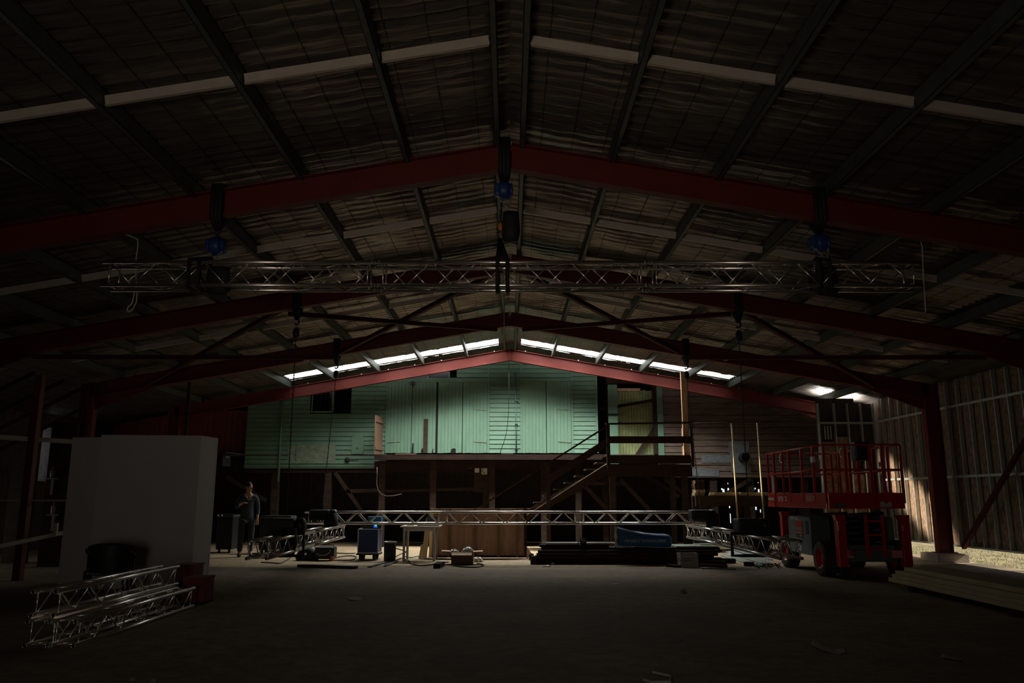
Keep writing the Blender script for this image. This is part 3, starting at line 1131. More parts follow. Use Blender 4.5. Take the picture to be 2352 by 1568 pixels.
for px in (874, 993, 1130, 1250, 1330):
    x = at(px, 1120, YDK).x
    MB().box((x - .09, YDK + .28, 0), (x + .09, YDK + .44, zdk - .2)).build('deck_post', M_DTIM2, dk)
# landing
zt = at(1500, 1045, YLF).z
b = MB()
for i in range(16):
    b.box((xl0 - .03, YLF + i * .14, zt - .03), (xl1 + .03, YLF + i * .14 + .132, zt))
b.build('landing_boards', M_DTIM, dk)
MB().box((xl0, YLF - .06, at(0, 1064, YLF).z), (xl1, YLF - .01, zt - .03)).build('landing_fascia', M_DTIM, dk)
MB().box((xl0 + .02, YLF + .0, at(0, 1094, YLF).z), (xl1 - .02, YLF + .14, at(0, 1066, YLF).z)).build('landing_bearer', M_DTIM, dk)
zr = at(0, 975, YLF).z
for px, w in ((1396, .1), (1587, .08)):
    x = at(px, 1000, YLF).x
    MB().box((x - w / 2, YLF - .12, zt - .35), (x + w / 2, YLF - .03, zr)).build('rail_post', M_DTIM, dk)
x = xl1
MB().box((x - .04, YLF + 1.1, zt - .1), (x + .04, YLF + 1.2, zr)).build('rail_post', M_TAN, dk)
MB().bar((xl0 - .03, YLF - .1, zr + .02), (xl1 + .05, YLF - .1, zr + .06), .1, .05).build('handrail', M_DTIM, dk)
MB().bar((xl1 - .02, YLF - .1, zr + .05), (xl1 - .02, YLF + 1.2, zr + .05), .1, .05).build('handrail', M_DTIM, dk)
MB().box((xl0, YLF - .15, at(0, 1018, YLF).z), (xl1, YLF - .11, at(0, 1002, YLF).z)).build('middle_rail', M_DTIM, dk)
MB().box((xl1 - .04, YLF - .1, at(0, 1018, YLF).z), (xl1, YLF + 1.2, at(0, 1002, YLF).z)).build('middle_rail', M_DTIM, dk)
for px, yo in ((1408, .02), (1575, .02), (1408, 1.9), (1575, 1.9)):
    x = at(px, 1130, YLF).x
    MB().box((x - .09, YLF + yo, 0), (x + .09, YLF + yo + .16, zt - .3)).build('landing_post', M_DTIM2, dk)
for pa, ya, pc, yc in ((1425, 1100, 1500, 1180), (1335, 1108, 1405, 1180), (1525, 1098, 1573, 1135)):
    MB().bar(at(pa, ya, YLF + .2), at(pc, yc, YLF + .2), .05, .11).build('landing_brace', M_DTIM2, dk)
MB().bar(at(1330, 1110, YLF + .3), at(1440, 1110, YLF + .3), .05, .1).build('landing_brace', M_DTIM2, dk)
# stair going down to the left, in front of the deck
h0, h1 = at(1393, 979, YLF - .07), at(1095, 1168, YLF - .07)
ds = (h1 - h0) / (h0.x - h1.x)
slope = (h0.z - h1.z) / (h0.x - h1.x)
hend = h0 + ds * ((h0.z - .95) / slope)
MB().bar(h0, hend, .07, .05).build('handrail', M_DTIM, dk)
s0 = at(1393, 1066, YLF)
run = (s0.z + .12) / slope
for yo in (0.0, .95):
    a = Vector((s0.x, YLF + yo, s0.z))
    c = Vector((s0.x - run, YLF + yo, s0.z - run * slope))
    bb = MB()
    bb.add([(a.x, a.y, a.z), (a.x, a.y, a.z - .33), (c.x + .25, c.y, 0.0), (c.x - .2, c.y, 0.0),
            (a.x, a.y + .05, a.z), (a.x, a.y + .05, a.z - .33), (c.x + .25, c.y + .05, 0.0), (c.x - .2, c.y + .05, 0.0)],
           [(0, 1, 2, 3), (7, 6, 5, 4), (0, 4, 5, 1), (1, 5, 6, 2), (2, 6, 7, 3), (3, 7, 4, 0)])
    st = bb.build('stringer', M_DTIM, dk)
    MB().bar(a + Vector((0, -.002, .012)), c + Vector((.2, -.002, .012 + .2 * slope)), .06, .016).build('stringer_edge', M_TABLE if yo == 0 else M_DTIM, st)
m0 = at(1393, 1016, YLF - .06)
MB().bar(m0, m0 + ds * 1.83, .04, .21).build('middle_rail', M_DTIM, dk)
nst = 13
for i in range(nst):
    z = zt - .2 - i * (zt - .2) / nst
    x = s0.x - .15 - (zt - .2 - z) / slope
    if z > .15:
        MB().box((x - .14, YLF + .05, z - .04), (x + .14, YLF + .95, z)).build('tread', M_DTIM2, dk)
for px, pt_, pb_ in ((1259, 1064, 1164),):
    a, c = at(px, pt_, YLF - .04), at(px, pb_, YLF - .04)
    MB().box((a.x - .06, YLF - .1, .0), (a.x + .06, YLF - .02, a.z + .0)).build('newel_post', M_DTIM, dk)
# loose planks and bits on the deck
x, z = at(935, 1044, YDK + .3).x, zdk
b = MB().box((x - .35, YDK + .1, z + .001), (x + .3, YDK + .3, z + .03))
tag(b.build('loose_plank', M_CARDD), 'loose short plank lying on the deck before the left barn doors', 'plank')
x = at(1165, 1040, YDK + .3).x
b = MB().bbox((x - .18, YDK + .25, zdk + .001), (x + .2, YDK + .42, zdk + .06), .015)
tag(b.build('black_bag', M_BLACKP), 'low black bundle on the deck at the foot of the hanging cable', 'bag')
# shutter standing open at the left end of the deck
x0, zt0 = H(860, 953)
z0 = zdk
t = thing('open_shutter', 'brown plank shutter standing open at the left end of the deck', 'shutter', (x0, YH - .1, z0))
b = MB()
pf, pn_ = at(878, 1000, YH - .12), at(861, 1000, YH - .9)
pf.z = pn_.z = 0
zt0 = at(861, 953, YH - .9).z
n_ = 5
for i in range(n_):
    qa, qb = pf.lerp(pn_, i / n_), pf.lerp(pn_, (i + 1) / n_ - .006)
    b.bar(qa + Vector((0, 0, (z0 + zt0) / 2 + .005)), qb + Vector((0, 0, (z0 + zt0) / 2 + .005)), .035, zt0 - z0 - .01)
b.build('boards', M_CARDD, t)
for zz in (zt0 - .16, z0 + .22):
    o_ = Vector((.035, 0, zz))
    MB().bar(pf + o_, pn_ + o_, .03, .1).build('ledge', M_CARDD, t)
# tall pine stud fixed to the landing
a, c = at(1573, 851, YLF - .19), at(1582, 1036, YLF - .19)
b = MB().box((a.x - .085, YLF + .02, zt + .001), (a.x + .085, YLF + .1, a.z))
tag(b.build('pine_post', M_TAN), 'tall new pine post fixed to the landing, crossing the lit red beam', 'post')
# bench platform on the right with poles
YP = 23.3
a, c = at(1588, 1137, YP), at(1780, 1163, YP)
t = thing('timber_platform', 'long raised timber platform behind the red scissor lift', 'platform', ((a.x + c.x) / 2, YP + .6, 0))
zpt = at(0, 1138, YP).z
xq0, xq1 = a.x + .12, 9.15
MB().box((xq0, YP, at(0, 1162, YP).z), (xq1, YP + .12, zpt - .02)).build('edge_beam', M_DTIM2, t)
MB().box((xq0, YP, zpt - .02), (xq1, YP + 1.3, zpt)).build('top_boards', M_DTIM2, t)
for px in (1601, 1722, 1850):
    x = at(px, 1180, YP).x
    for yo in (.14, 1.1):
        MB().box((x - .08, YP + yo, 0), (x + .08, YP + yo + .15, zpt - .03)).build('leg', M_DTIM2, t)
MB().prism([(xq0 + .1, at(0, 1172, YP).z), (xq0 + 1.0, at(0, 1165, YP).z + .1), (xq0 + .1, at(0, 1165, YP).z + .1)], YP + .02, YP + .1).build('bracket', M_DTIM2, t)
lab = ['stack of pale boards on the platform, left of the first pole', 'stack of pale boards on the platform, between the two poles', 'stack of pale boards on the platform, behind the end of the red lift']
for j, (p0, p1) in enumerate(((1640, 1697), (1700, 1755), (1757, 1812))):
    x0, x1 = at(p0, 1135, YP).x, at(p1, 1135, YP).x
    t2 = thing('board_stack', lab[j], 'boards', ((x0 + x1) / 2, YP + .3, zpt), 'board stacks on the platform')
    for q in range(3):
        o_ = .02 * ((q * 7 + j * 3) % 3 - 1)
        MB().box((x0 + o_, YP + .03, zpt + .001 + q * .033), (x1 + o_, YP + .6, zpt + .031 + q * .033)).build('board', M_PINE, t2)
x0, x1 = at(1598, 1120, YP).x, at(1621, 1120, YP).x
zz = zpt + .001
bl_ = ['lowest', 'second', 'third', 'fourth', 'topmost']
for q, h in enumerate((.08, .09, .09, .07, .1)):
    o_ = .012 * ((q * 5) % 3 - 1)
    b = MB().bbox((x0 + o_, YP + .1, zz), (x1 + o_ - (.03 if q == 4 else 0), YP + .5, zz + h), .006)
    b.box((x0 + o_ - .006, YP + .095, zz + h - .02), (x1 + o_ + .006, YP + .505, zz + h - .004))
    tag(b.build('shallow_box', M_DTIM2 if q > 1 else M_PINE), '%s shallow wooden box in the stack at the left end of the platform' % bl_[q], 'box', 'stacked shallow boxes')
    zz += h + .001
for j, px in enumerate((1688, 1748)):
    a, c = at(px - 3, 971, YP - .05), at(px + 5, 1137, YP - .05)
    b = MB().tube((c.x - .01, YP - .05, 0), (c.x - .05, YP - .05, a.z), .024, 8)
    tag(b.build('upright_pole', M_PINE), '%s thin upright pole in front of the platform' % ('left' if j == 0 else 'right'), 'pole', 'poles by the platform')
a, c = at(1592, 972, YP - .05), at(1776, 967, YP - .05)
b = MB().tube((a.x, YP - .05, a.z), (c.x, YP - .05, c.z + .0), .016, 8)
tag(b.build('cross_pole', M_DTIM2), 'thin dark horizontal pole carried across the two upright poles', 'pole')
# ------------------------------------------------------------------ box trusses
def truss(name, label, origin, rz, L, nseg, h=.24, w=.24, r=.025, rb=.009, pitch=.585, group=None, couplers=True, m=M_ALU, same=False):
    """box truss along local +X, lower chord centre line at z = 0, width along local Y"""
    t = thing(name, label, 'truss', origin, group, rz)
    sl = L / nseg
    for s in range(nseg):
        x0, x1 = s * sl, (s + 1) * sl
        for yy in (0, w):
            for zz in (0, h):
                b = MB().pipe((x0 + .003, yy, zz), (x1 - .003, yy, zz), r, r - .006, 14)
                ch_ = b.build('chord', m, t, local=True)
                ch_.data.materials.append(M_BLACK)  # bore faces coloured black for the shade inside the hollow tube
                for p_ in list(ch_.data.polygons)[28:42]:
                    p_.material_index = 1
        for ex in (x0 + .1, x1 - .1):
            b = MB()
            b.tube((ex, 0, 0), (ex, 0, h), rb * 1.15, 6)
            b.tube((ex, w, 0), (ex, w, h), rb * 1.15, 6)
            b.tube((ex, 0, 0), (ex, w, 0), rb * 1.15, 6)
            b.tube((ex, 0, h), (ex, w, h), rb * 1.15, 6)
            b.build('end_frame', m, t, local=True)
        n = max(2, round((sl - .2) / (pitch / 2)))
        d = (sl - .2) / n
        for face in range(4):
            b = MB()
            for i in range(n):
                xa, xb = x0 + .1 + i * d, x0 + .1 + (i + 1) * d
                up = (i % 2 == 0) ^ (face in ((3,) if same else (1, 3)))
                g = .035
                if face < 2:
                    yy = 0 if face == 0 else w
                    za, zb_ = (h, 0) if up else (0, h)
                    b.tube((xa + g * .7, yy, za + (-.02 if up else .02)), (xb - g * .7, yy, zb_ + (.02 if up else -.02)), rb, 6)
                else:
                    zz = 0 if face == 2 else h
                    ya, yb = (w, 0) if up else (0, w)
                    b.tube((xa + g * .7, ya + (-.02 if up else .02), zz), (xb - g * .7, yb + (.02 if up else -.02), zz), rb, 6)
            b.build('lacing', m, t, local=True)
        if s < nseg - 1 and couplers:
            for yy in (0, w):
                for zz in (0, h):
                    b = MB().tube((x1 - .05, yy, zz), (x1 - .0, yy, zz), r + .002, 10, r - .004)
                    b.tube((x1, yy, zz), (x1 + .05, yy, zz), r - .004, 10, r + .002)
                    b.tube((x1 - .03, yy, zz - r - .005), (x1 - .03, yy, zz + r + .005), .005, 5)
                    b.tube((x1 + .03, yy, zz - r - .005), (x1 + .03, yy, zz + r + .005), .005, 5)
                    b.build('coupler', M_STUD, t, local=True)
    return t


YT = 9.93
zlo = at(1170, 655, YT).z
zhi = at(1170, 602.5, YT).z
HT = zhi - zlo
xl = at(231, 650, YT).x
xr = at(2118, 650, YT).x
truss('box_truss', 'long aluminium box truss hung across the shed from three blue hoists', (xl, YT, zlo), 0, xr - xl, 3, h=HT, w=.26, r=.026)
# suspended stage rectangle near the floor
HS = .265
YB = 19.45
zB = at(1170, 1202, YB).z
xl2, xr2 = at(699, 1201, YB).x, at(1648, 1200, YB).x
zHB = at(1170, 1176, YB).z - zB
truss('box_truss', 'long bright box truss lying across the two side trusses above the floor', (xl2, YB, zB), 0, xr2 - xl2, 3, h=zHB, w=.27, r=.028, rb=.011, same=True)
zS = zB - HS - .065
# side trusses, running towards the camera
a = atz(608, 1288, zS)
aL = at(592, 1288, 13.0)
xL = at(611, 1288, 13.0).x
xL2 = at(791, 1234, 19.9).x
Ls = 6.9
ang = math.atan2(19.9 - 13.0, xL2 - xL)
truss('box_truss', 'left side truss of the suspended rectangle, pointing toward the camera', (xL, 13.0, zS), ang, Ls, 2, h=HS, w=.31, r=.027, rb=.01)
xR = at(1791, 1285, 13.0).x
xR2 = at(1576, 1232, 19.9).x
ang = math.atan2(6.9, xR2 - xR)
truss('box_truss', 'right side truss of the suspended rectangle, ending beside the red scissor lift', (xR + .36, 13.0, zS), ang, Ls, 2, h=HS, w=.34, r=.027, rb=.01)
# stacked trusses on the floor, lower left
zc = .026
for j, (px, lab, z) in enumerate(((54, 'lower left truss of the stack on the floor, under the top one', 0), (113, 'lower right truss of the stack on the floor, nearest the open floor', 0),
                                  (60, 'top truss of the stack on the floor at lower left', 1))):
    y0 = 8.73
    x0 = at(px, 1483 if not z else 1416, y0).x
    x1 = x0 + .245
    truss('box_truss', lab, (x1, y0 + (.06 if z else 0), zc + z * .293), PI / 2 - .012, 3.1, 1, h=.24, w=.24, r=.025, rb=.008, group=None)

# ------------------------------------------------------------------ hoists on the nearest frame
xs3 = [at(498, 560, 10.05).x, at(1158, 440, 10.05).x, at(1882, 560, 10.05).x]
nm3 = ['left', 'middle', 'right']
for j, x in enumerate(xs3):
    zb = ZR - RD - SL * abs(x)
    b = MB()
    for q in range(3):
        xo = (q - 1) * .05
        b.path([(x + xo, 9.94, zb + .42), (x + xo, 9.93, zb - .02), (x + xo * .5, 10.05, zb - .16), (x + xo, 10.16, zb - .02), (x + xo, 10.17, zb + .42), (x + xo, 10.05, zb + .44)], .034, 6, True)
    tag(b.build('beam_sling', M_BLACK), 'black lifting sling wrapped over the nearest red rafter above the %s hoist' % nm3[j], 'sling', 'beam slings')
    zb -= .16
    t = thing('chain_hoist', 'blue hand chain hoist hanging from the nearest frame, %s of three' % nm3[j], 'hoist', (x, 10.05, zb), 'blue chain hoists')
    b = MB()
    b.path([(x, 10.05, zb + .02), (x + .03, 10.05, zb - .02), (x + .03, 10.05, zb - .07), (x, 10.05, zb - .1), (x - .02, 10.05, zb - .08)], .014, 6)
    b.build('top_hook', M_BLACKP, t)
    zc = at(1170, {0: 566, 1: 438, 2: 558}[j], 10.05).z
    b = MB().lathe((x - .07, 10.05, zc), [(0, 0), (.11, 0), (.125, .03), (.125, .11), (.11, .14), (0, .14)], 18, 'x')
    b.bbox((x - .13, 9.97, zc - .08), (x - .02, 10.13, zc + .08), .02)
    b.build('body', M_BLUE, t)
    b = MB().lathe((x + .07, 10.05, zc), [(0, 0), (.09, 0), (.1, .02), (.1, .04), (0, .05)], 16, 'x')
    b.tube((x, 10.05, zc + .1), (x, 10.05, zb - .08), .02, 6)
    b.build('hand_wheel_cover', M_BLUE, t)
    zlow = at(1170, 600, 10.05).z if j != 1 else at(1170, 485, 10.05).z
    b = MB()
    xb = x + (.02 if j == 0 else .06 if j == 1 else .06)
    chain_mesh(b, (x + .1, 10.0, zc - .06), (xb + .0, 10.0, zlow), .05, .005, .014)
    chain_mesh(b, (x - .1, 10.0, zc - .06), (xb, 10.0, zlow - .01), .05, .005, .014)
    b.build('hand_chain', M_CHAIN, t)
    b = MB()
    zt = zlo + HT + .03
    chain_mesh(b, (x - .03, 10.05, zc - .1), (x - .06, 10.05, zt + (.42 if j == 1 else .07)), .05, .006, .014)
    b.build('load_chain', M_BLACKP, t)
    if j == 1:
        z = at(1170, 521, 10.05).z
        MB().ball((x - .05, 10.05, z), (.035, .03, .06), 10, 8).build('bottom_hook_block', mat('orange_latch', (.5, .18, .03), .5), t)
    # chain bag
    b = MB()
    if j == 1:
        zc0, zc1 = at(1170, 555, 10.05).z, at(1170, 487, 10.05).z
        xo = x + .09
        ww = .15
    else:
        zc0, zc1 = zlo - .1, zlo + HT - .03
        xo = x + (.05 if j == 0 else .06)
        ww = .2
    yb = 10.05 if j == 1 else 10.06
    b.lathe((xo, yb, 0), [(0, zc0), (ww * .62, zc0 + .01), (ww * .82, zc0 + (zc1 - zc0) * .35), (ww * .72, zc0 + (zc1 - zc0) * .8), (ww * .68, zc1), (ww * .6, zc1), (ww * .55, zc1 - .08), (0, zc1 - .1)], 14)
    b.v = [Vector((p.x, yb + (p.y - yb) * (.42 if j != 1 else .6), p.z)) for p in b.v]
    b.build('chain_bag', M_BLACK, t)
    # sling round the truss
    b = MB()
    xt = x - (.21 if j == 0 else .02 if j == 1 else .02)
    for q in range(2):
        xo = (q - .5) * .13
        b.path([(xt + xo, YT - .045, zlo - .03), (xt + xo, YT - .045, zhi + .03), (x - .055, 10.05, zhi + (.35 if j == 1 else .09)),
                (xt + xo, YT + .305, zhi + .03), (xt + xo, YT + .305, zlo - .03), (xt + xo, 10.05, zlo - .045)], .028, 6, True)
    tag(b.build('truss_sling', M_BLACK), 'black round sling looped around the hanging truss below the %s blue hoist' % nm3[j], 'sling', 'truss slings')

# hoists of the low rectangle: motor at the truss, chain up to a hook on the frames
lowh = [(665, 735, 2, YB + .2, 'far_l'), (0, 0, 0, 0, '')]
rig = [(-4.42, 2, YB - .27, zB + HS * .55, 'far left'), (4.5, 2, YB - .27, zB + HS * .55, 'far right'), (-4.12, 1, 15.05, zS + HS + .12, 'near left'), (4.42, 1, 15.05, zS + HS + .12, 'near right')]
for x, fi, ym, zm, nm in rig:
    y = FY[fi]
    zb = ZR - RD - SL * abs(x)
    b = MB()
    for q in range(3):
        xo = (q - 1) * .05
        b.path([(x + xo, y - .1, zb + .42), (x + xo, y - .11, zb - .02), (x + xo * .4, y, zb - .2), (x + xo, y + .11, zb - .02), (x + xo, y + .11, zb + .42), (x + xo, y, zb + .44)], .034, 6, True)
    tag(b.build('beam_sling', M_BLACK), 'black lifting sling on the %s rafter above the %s motor hoist' % ('third' if fi == 2 else 'second', nm), 'sling', 'beam slings')
    t = thing('motor_hoist', 'black motor hoist with long chain, at the %s of the low truss rectangle' % nm, 'hoist', (x, ym, zm), 'motor hoists')
    zh = zb - .2
    b = MB()
    b.path([(x, y, zh + .02), (x + .04, y, zh - .03), (x + .04, y, zh - .1), (x - .01, y, zh - .13), (x - .04, y, zh - .1)], .02, 6)
    b.lathe((x, y, zh - .38), [(0, 0), (.05, .0), (.07, .06), (.06, .16), (.03, .2), (0, .2)], 10)
    b.build('hook_block', M_BLACKP, t)
    b = MB()
    chain_mesh(b, (x, y, zh - .38), (x, ym, zm + .2), .08, .005, .011)
    b.build('load_chain', M_BLACKP, t)
    b = MB().bbox((x - .26, ym - .2, zm - .06), (x + .2, ym + .2, zm + .18), .03)
    b.lathe((x + .2, ym, zm + .05), [(0, 0), (.14, 0), (.14, .12), (.1, .16), (0, .16)], 14, 'x')
    b.build('motor_body', M_BLACKP, t)
    if fi == 2:
        MB().lathe((x + .25, ym - .12, 0), [(0, zm - .42), (.13, zm - .4), (.17, zm - .2), (.16, zm + .1), (0, zm + .1)], 12).build('chain_bag', M_BLACK, t)
    else:
        b = MB()
        sx = 1 if x > 0 else -1
        b.path([(x - .09, ym - .0 + .0, zS - .1), (x - .34 * 1, ym, zS - .1), (x - .34, ym, zS + HS + .03), (x + .34, ym, zS + HS + .03), (x + .34, ym, zS - .1)], .035, 6, True)
        b.build('sling', M_BLACK, t)
        MB().lathe((x + .12, ym - .25, 0), [(0, zm - .5), (.12, zm - .48), (.17, zm - .25), (.15, zm + .02), (0, zm + .02)], 12).build('chain_bag', M_BLACK, t)

# cables hanging near the truss, and cables at the far ridge
def sag(p0, p1, n=10, s=.1, w=.0):
    p0 = Vector(p0)
    p1 = Vector(p1)
    return [p0.lerp(p1, i / n) + Vector((w * math.sin(i * 1.7), w * math.cos(i * 1.1), -s * 4 * (i / n) * (1 - i / n))) for i in range(n + 1)]


YC = 10.42
P = lambda a, c: at(a, c, YC)
b = MB().path([Vector((P(316, 549).x, 10.1, ZR - RD - SL * abs(P(316, 549).x))), P(316, 549), P(317, 562), P(313, 590), P(311, 620), P(313, 650), P(315, 676), P(313, 694), P(305, 710), P(296, 716), P(291.5, 713), P(294, 705), P(303, 697), P(307, 682), P(310, 660)], .009, 6)
tag(b.build('white_cable', M_ROPE), 'white cable hanging in a loop at the left end of the hanging truss', 'cable')
b = MB().path([Vector((P(2114, 551).x, 10.1, ZR - RD - SL * abs(P(2114, 551).x))), P(2114, 551), P(2118, 565), P(2119.5, 600), P(2121, 640), P(2124, 680), P(2126, 717)], .009, 6)
tag(b.build('white_cable', M_ROPE), 'straight white cable hanging beyond the right end of the hanging truss', 'cable')
a = at(1158, 668, 19.8)
c = at(1158, 782, 19.8)
b = MB().tube(a, c, .012, 6)
tag(b.build('thin_rod', M_ROPE), 'thin pale rod hanging at the ridge below the middle of the hanging truss', 'rod')
YC = 25.2
pts = [P(1169, 828), P(1169, 880), P(1168, 940), P(1166, 970), P(1162, 995), P(1156, 1015), P(1150, 1030), P(1147, 1040)]
pts = [Vector((p.x, 25.45 + .09 * i, p.z)) for i, p in enumerate(pts)]
b = MB().path(pts, .012, 6)
tag(b.build('dark_cable', M_BLACKP), 'dark cable hanging from the far apex in front of the green wall', 'cable')
# junction boxes with thin conduit on the third frame
for side, px, py in ((-1, 703, 825), (1, 1667, 824)):
    q = at(px, py, FY[2] - .1)
    t = thing('junction_box', 'small white junction box under the %s rafter of the third frame' % ('left' if side < 0 else 'right'), 'box', (q.x, q.y, q.z - .04), 'junction boxes')
    MB().bbox((q.x - .06, q.y - .03, q.z - .045), (q.x + .06, q.y + .05, q.z + .045), .008).build('body', M_TABLE, t)
    xr_ = q.x - side * 4.2
    MB().path([(q.x - side * .06, q.y, q.z), (q.x - side * .6, q.y, ZR - RD - SL * abs(q.x - side * .6) - .02), (xr_, q.y, ZR - RD - SL * abs(xr_) - .02)], .008, 5).build('conduit', M_TABLE, t)

# ------------------------------------------------------------------ white partition boxes on the left
pA = Vector((at(232, 997, 14.1).x, 14.12, 0))
pB = Vector((at(463, 1000, 14.3).x, 14.3, 0))
pC = Vector((at(505, 1006, 14.95).x - .03, 14.95, 0))
h = at(463, 1000, 14.3).z
t = thing('white_partition', 'tall plain white plasterboard box standing at the left, nearer of the two', 'partition', (pB.x, pB.y, 0))


def wallpanel(nm, p, q, hh, th=.05):
    b = MB()
    d = (q - p).normalized()
    n_ = Vector((-d.y, d.x, 0))
    b.bar(p + n_ * th / 2 + Vector((0, 0, hh / 2)), q + n_ * th / 2 + Vector((0, 0, hh / 2)), th, hh)
    return b.build(nm, M_WHITE, t)


wallpanel('front_sheet', pA, pB - Vector((.002, 0, 0)), h)
wallpanel('side_sheet', pB, pC, h)
wallpanel('rear_sheet', pC, pC + Vector((-1.7, 0, 0)), h)
pD = Vector((at(167, 1004, 14.85).x, 14.85, 0))
t = thing('white_partition', 'white plasterboard sheet behind, at the left edge of the white box', 'partition', (pD.x, 14.85, 0))
h2 = at(167, 1004, 14.85).z
pE = Vector((at(230, 1000, 14.6).x + .5, 14.85, 0))
wallpanel('front_sheet', pD, pE, h2)
wallpanel('side_sheet', pD + Vector((0, .5, 0)), pD + Vector((0.05, .06, 0)), h2)

# ------------------------------------------------------------------ dark stacked chairs
def chair(label, x, y, rz, z=0):
    t = thing('armchair', label, 'chair', (x, y, z), None, rz)
    b = MB()
    vs = []
    for i in range(7):
        for j in range(9):
            u = j / 8 - .5
            v = i / 6
            vs.append((u * .56, .24 + .05 * v - .12 * abs(u * 2) ** 2.2, .40 + .42 * v - .05 * abs(2 * u) ** 3))
    n = len(vs)
    vs += [(p[0] * 1.0, p[1] + .02, p[2]) for p in vs]
    fs = []
    for i in range(6):
        for j in range(8):
            k0 = i * 9 + j
            fs.append((k0, k0 + 1, k0 + 10, k0 + 9))
            fs.append((k0 + n, k0 + n + 9, k0 + n + 10, k0 + n + 1))
    b.add(vs, fs, True)
    b.build('backrest', M_BLACKP, t, local=True)
    MB().bbox((-.27, -.25, .38), (.27, .25, .43), .015).build('seat', M_BLACKP, t, local=True)
    for s in (-1, 1):
        MB().path([(s * .29, .22, .72), (s * .31, .0, .66), (s * .31, -.2, .64), (s * .3, -.27, .58)], .025, 6).build('armrest', M_BLACKP, t, local=True)
        MB().tube((s * .27, .24, .4), (s * .3, .31, 0), .022, 6).build('leg', M_BLACKP, t, local=True)
        MB().tube((s * .3, -.26, .6), (s * .28, -.29, 0), .022, 6).build('leg', M_BLACKP, t, local=True)
    return t


c1 = at(222, 1340, 13.05)
chair('dark armchair before the white partition, left of the pair', c1.x, 13.35, PI + .3)
c2 = at(268, 1340, 13.0)
chair('dark armchair before the white partition, right of the pair and half covering the other', c2.x, 12.75, PI + .35)
for j, (px0, px1, py, Y, lab) in enumerate(((402, 446, 1296, 12.75, 'dark red crate behind the far end of the truss stack, the taller one'),
                                            (421, 470, 1326, 12.2, 'dark red crate at the foot of the white box, the lower one'))):
    x0, x1 = at(px0, py, Y).x, at(px1, py, Y).x
    z1 = at(px0, py, Y).z
    t = thing('red_crate', lab, 'crate', ((x0 + x1) / 2, Y, 0), 'dark red crates')
    b = MB()
    b.box((x0, Y, 0), (x1, Y + .02, z1 - .03))
    b.box((x0, Y + .38, 0), (x1, Y + .4, z1 - .03))
    b.box((x0, Y + .02, 0), (x0 + .02, Y + .38, z1 - .03))
    b.box((x1 - .02, Y + .02, 0), (x1, Y + .38, z1 - .03))
    b.box((x0, Y, 0), (x1, Y + .4, .02))
    b.build('body', M_RUST, t)
    MB().box((x0 - .01, Y - .01, z1 - .03), (x1 + .01, Y + .41, z1)).build('lid', M_RUST, t)

# ------------------------------------------------------------------ person
def grow(name, joints, edges, m, parent, root=0, sub=2):
    me = bpy.data.meshes.new(name)
    me.from_pydata([j[:3] for j in joints], edges, [])
    o = bpy.data.objects.new(name, me)
    COL.objects.link(o)
    md = o.modifiers.new('skin', 'SKIN')
    md.use_smooth_shade = True
    for v, j in zip(me.skin_vertices[0].data, joints):
        r = j[3]
        v.radius = (r, j[4] if len(j) > 4 else r)
        v.use_root = False
    me.skin_vertices[0].data[root].use_root = True
    s = o.modifiers.new('sub', 'SUBSURF')
    s.levels = s.render_levels = sub
    dg = bpy.context.evaluated_depsgraph_get()
    m2 = bpy.data.meshes.new_from_object(o.evaluated_get(dg))
    bpy.data.objects.remove(o)
    m2.name = name
    m2.materials.clear()
    m2.materials.append(m)
    for p in m2.polygons:
        p.use_smooth = True
    o = bpy.data.objects.new(name, m2)
    COL.objects.link(o)
    if parent:
        o.parent = parent
    ORG[o.name] = org(parent)
    return o


YPN = 21.6
fp = at(562, 1277, YPN)
hp = at(570, 1108, YPN)
ht = hp.z
S = ht / 1.80
# figure faces right and a little to the camera (local -Y is forward, turned towards +X)
J = [(0, 0, .98, .15, .11),      # 0 pelvis
     (0, .0, 1.16, .13, .095),   # 1 waist
     (0, .0, 1.34, .16, .105),   # 2 chest
     (0, .01, 1.47, .09, .07),   # 3 upper chest
     (0, -.005, 1.56, .055, .055),   # 4 neck
     (0, -.03, 1.66, .075, .09),  # 5 head mid
     (0, -.03, 1.745, .065, .075),  # 6 crown
     (-.19, .01, 1.44, .062),    # 7 r shoulder
     (-.27, .02, 1.18, .046),    # 8 r elbow
     (-.17, -.2, 1.29, .035),    # 9 r wrist
     (.19, .01, 1.44, .062),     # 10 l shoulder
     (.25, .03, 1.15, .046),     # 11 l elbow
     (.24, -.06, .92, .035),     # 12 l wrist
     (-.1, 0, .9, .095), (-.12, -.02, .52, .064), (-.13, .02, .1, .045), (-.14, -.13, .04, .04),
     (.1, 0, .9, .095), (.12, -.03, .52, .064), (.12, .02, .1, .045), (.13, -.13, .04, .04)]
E = [(0, 1), (1, 2), (2, 3), (3, 4), (4, 5), (5, 6), (3, 7), (7, 8), (8, 9), (3, 10), (10, 11), (11, 12), (0, 13), (13, 14), (14, 15), (15, 16), (0, 17), (17, 18), (18, 19), (19, 20)]


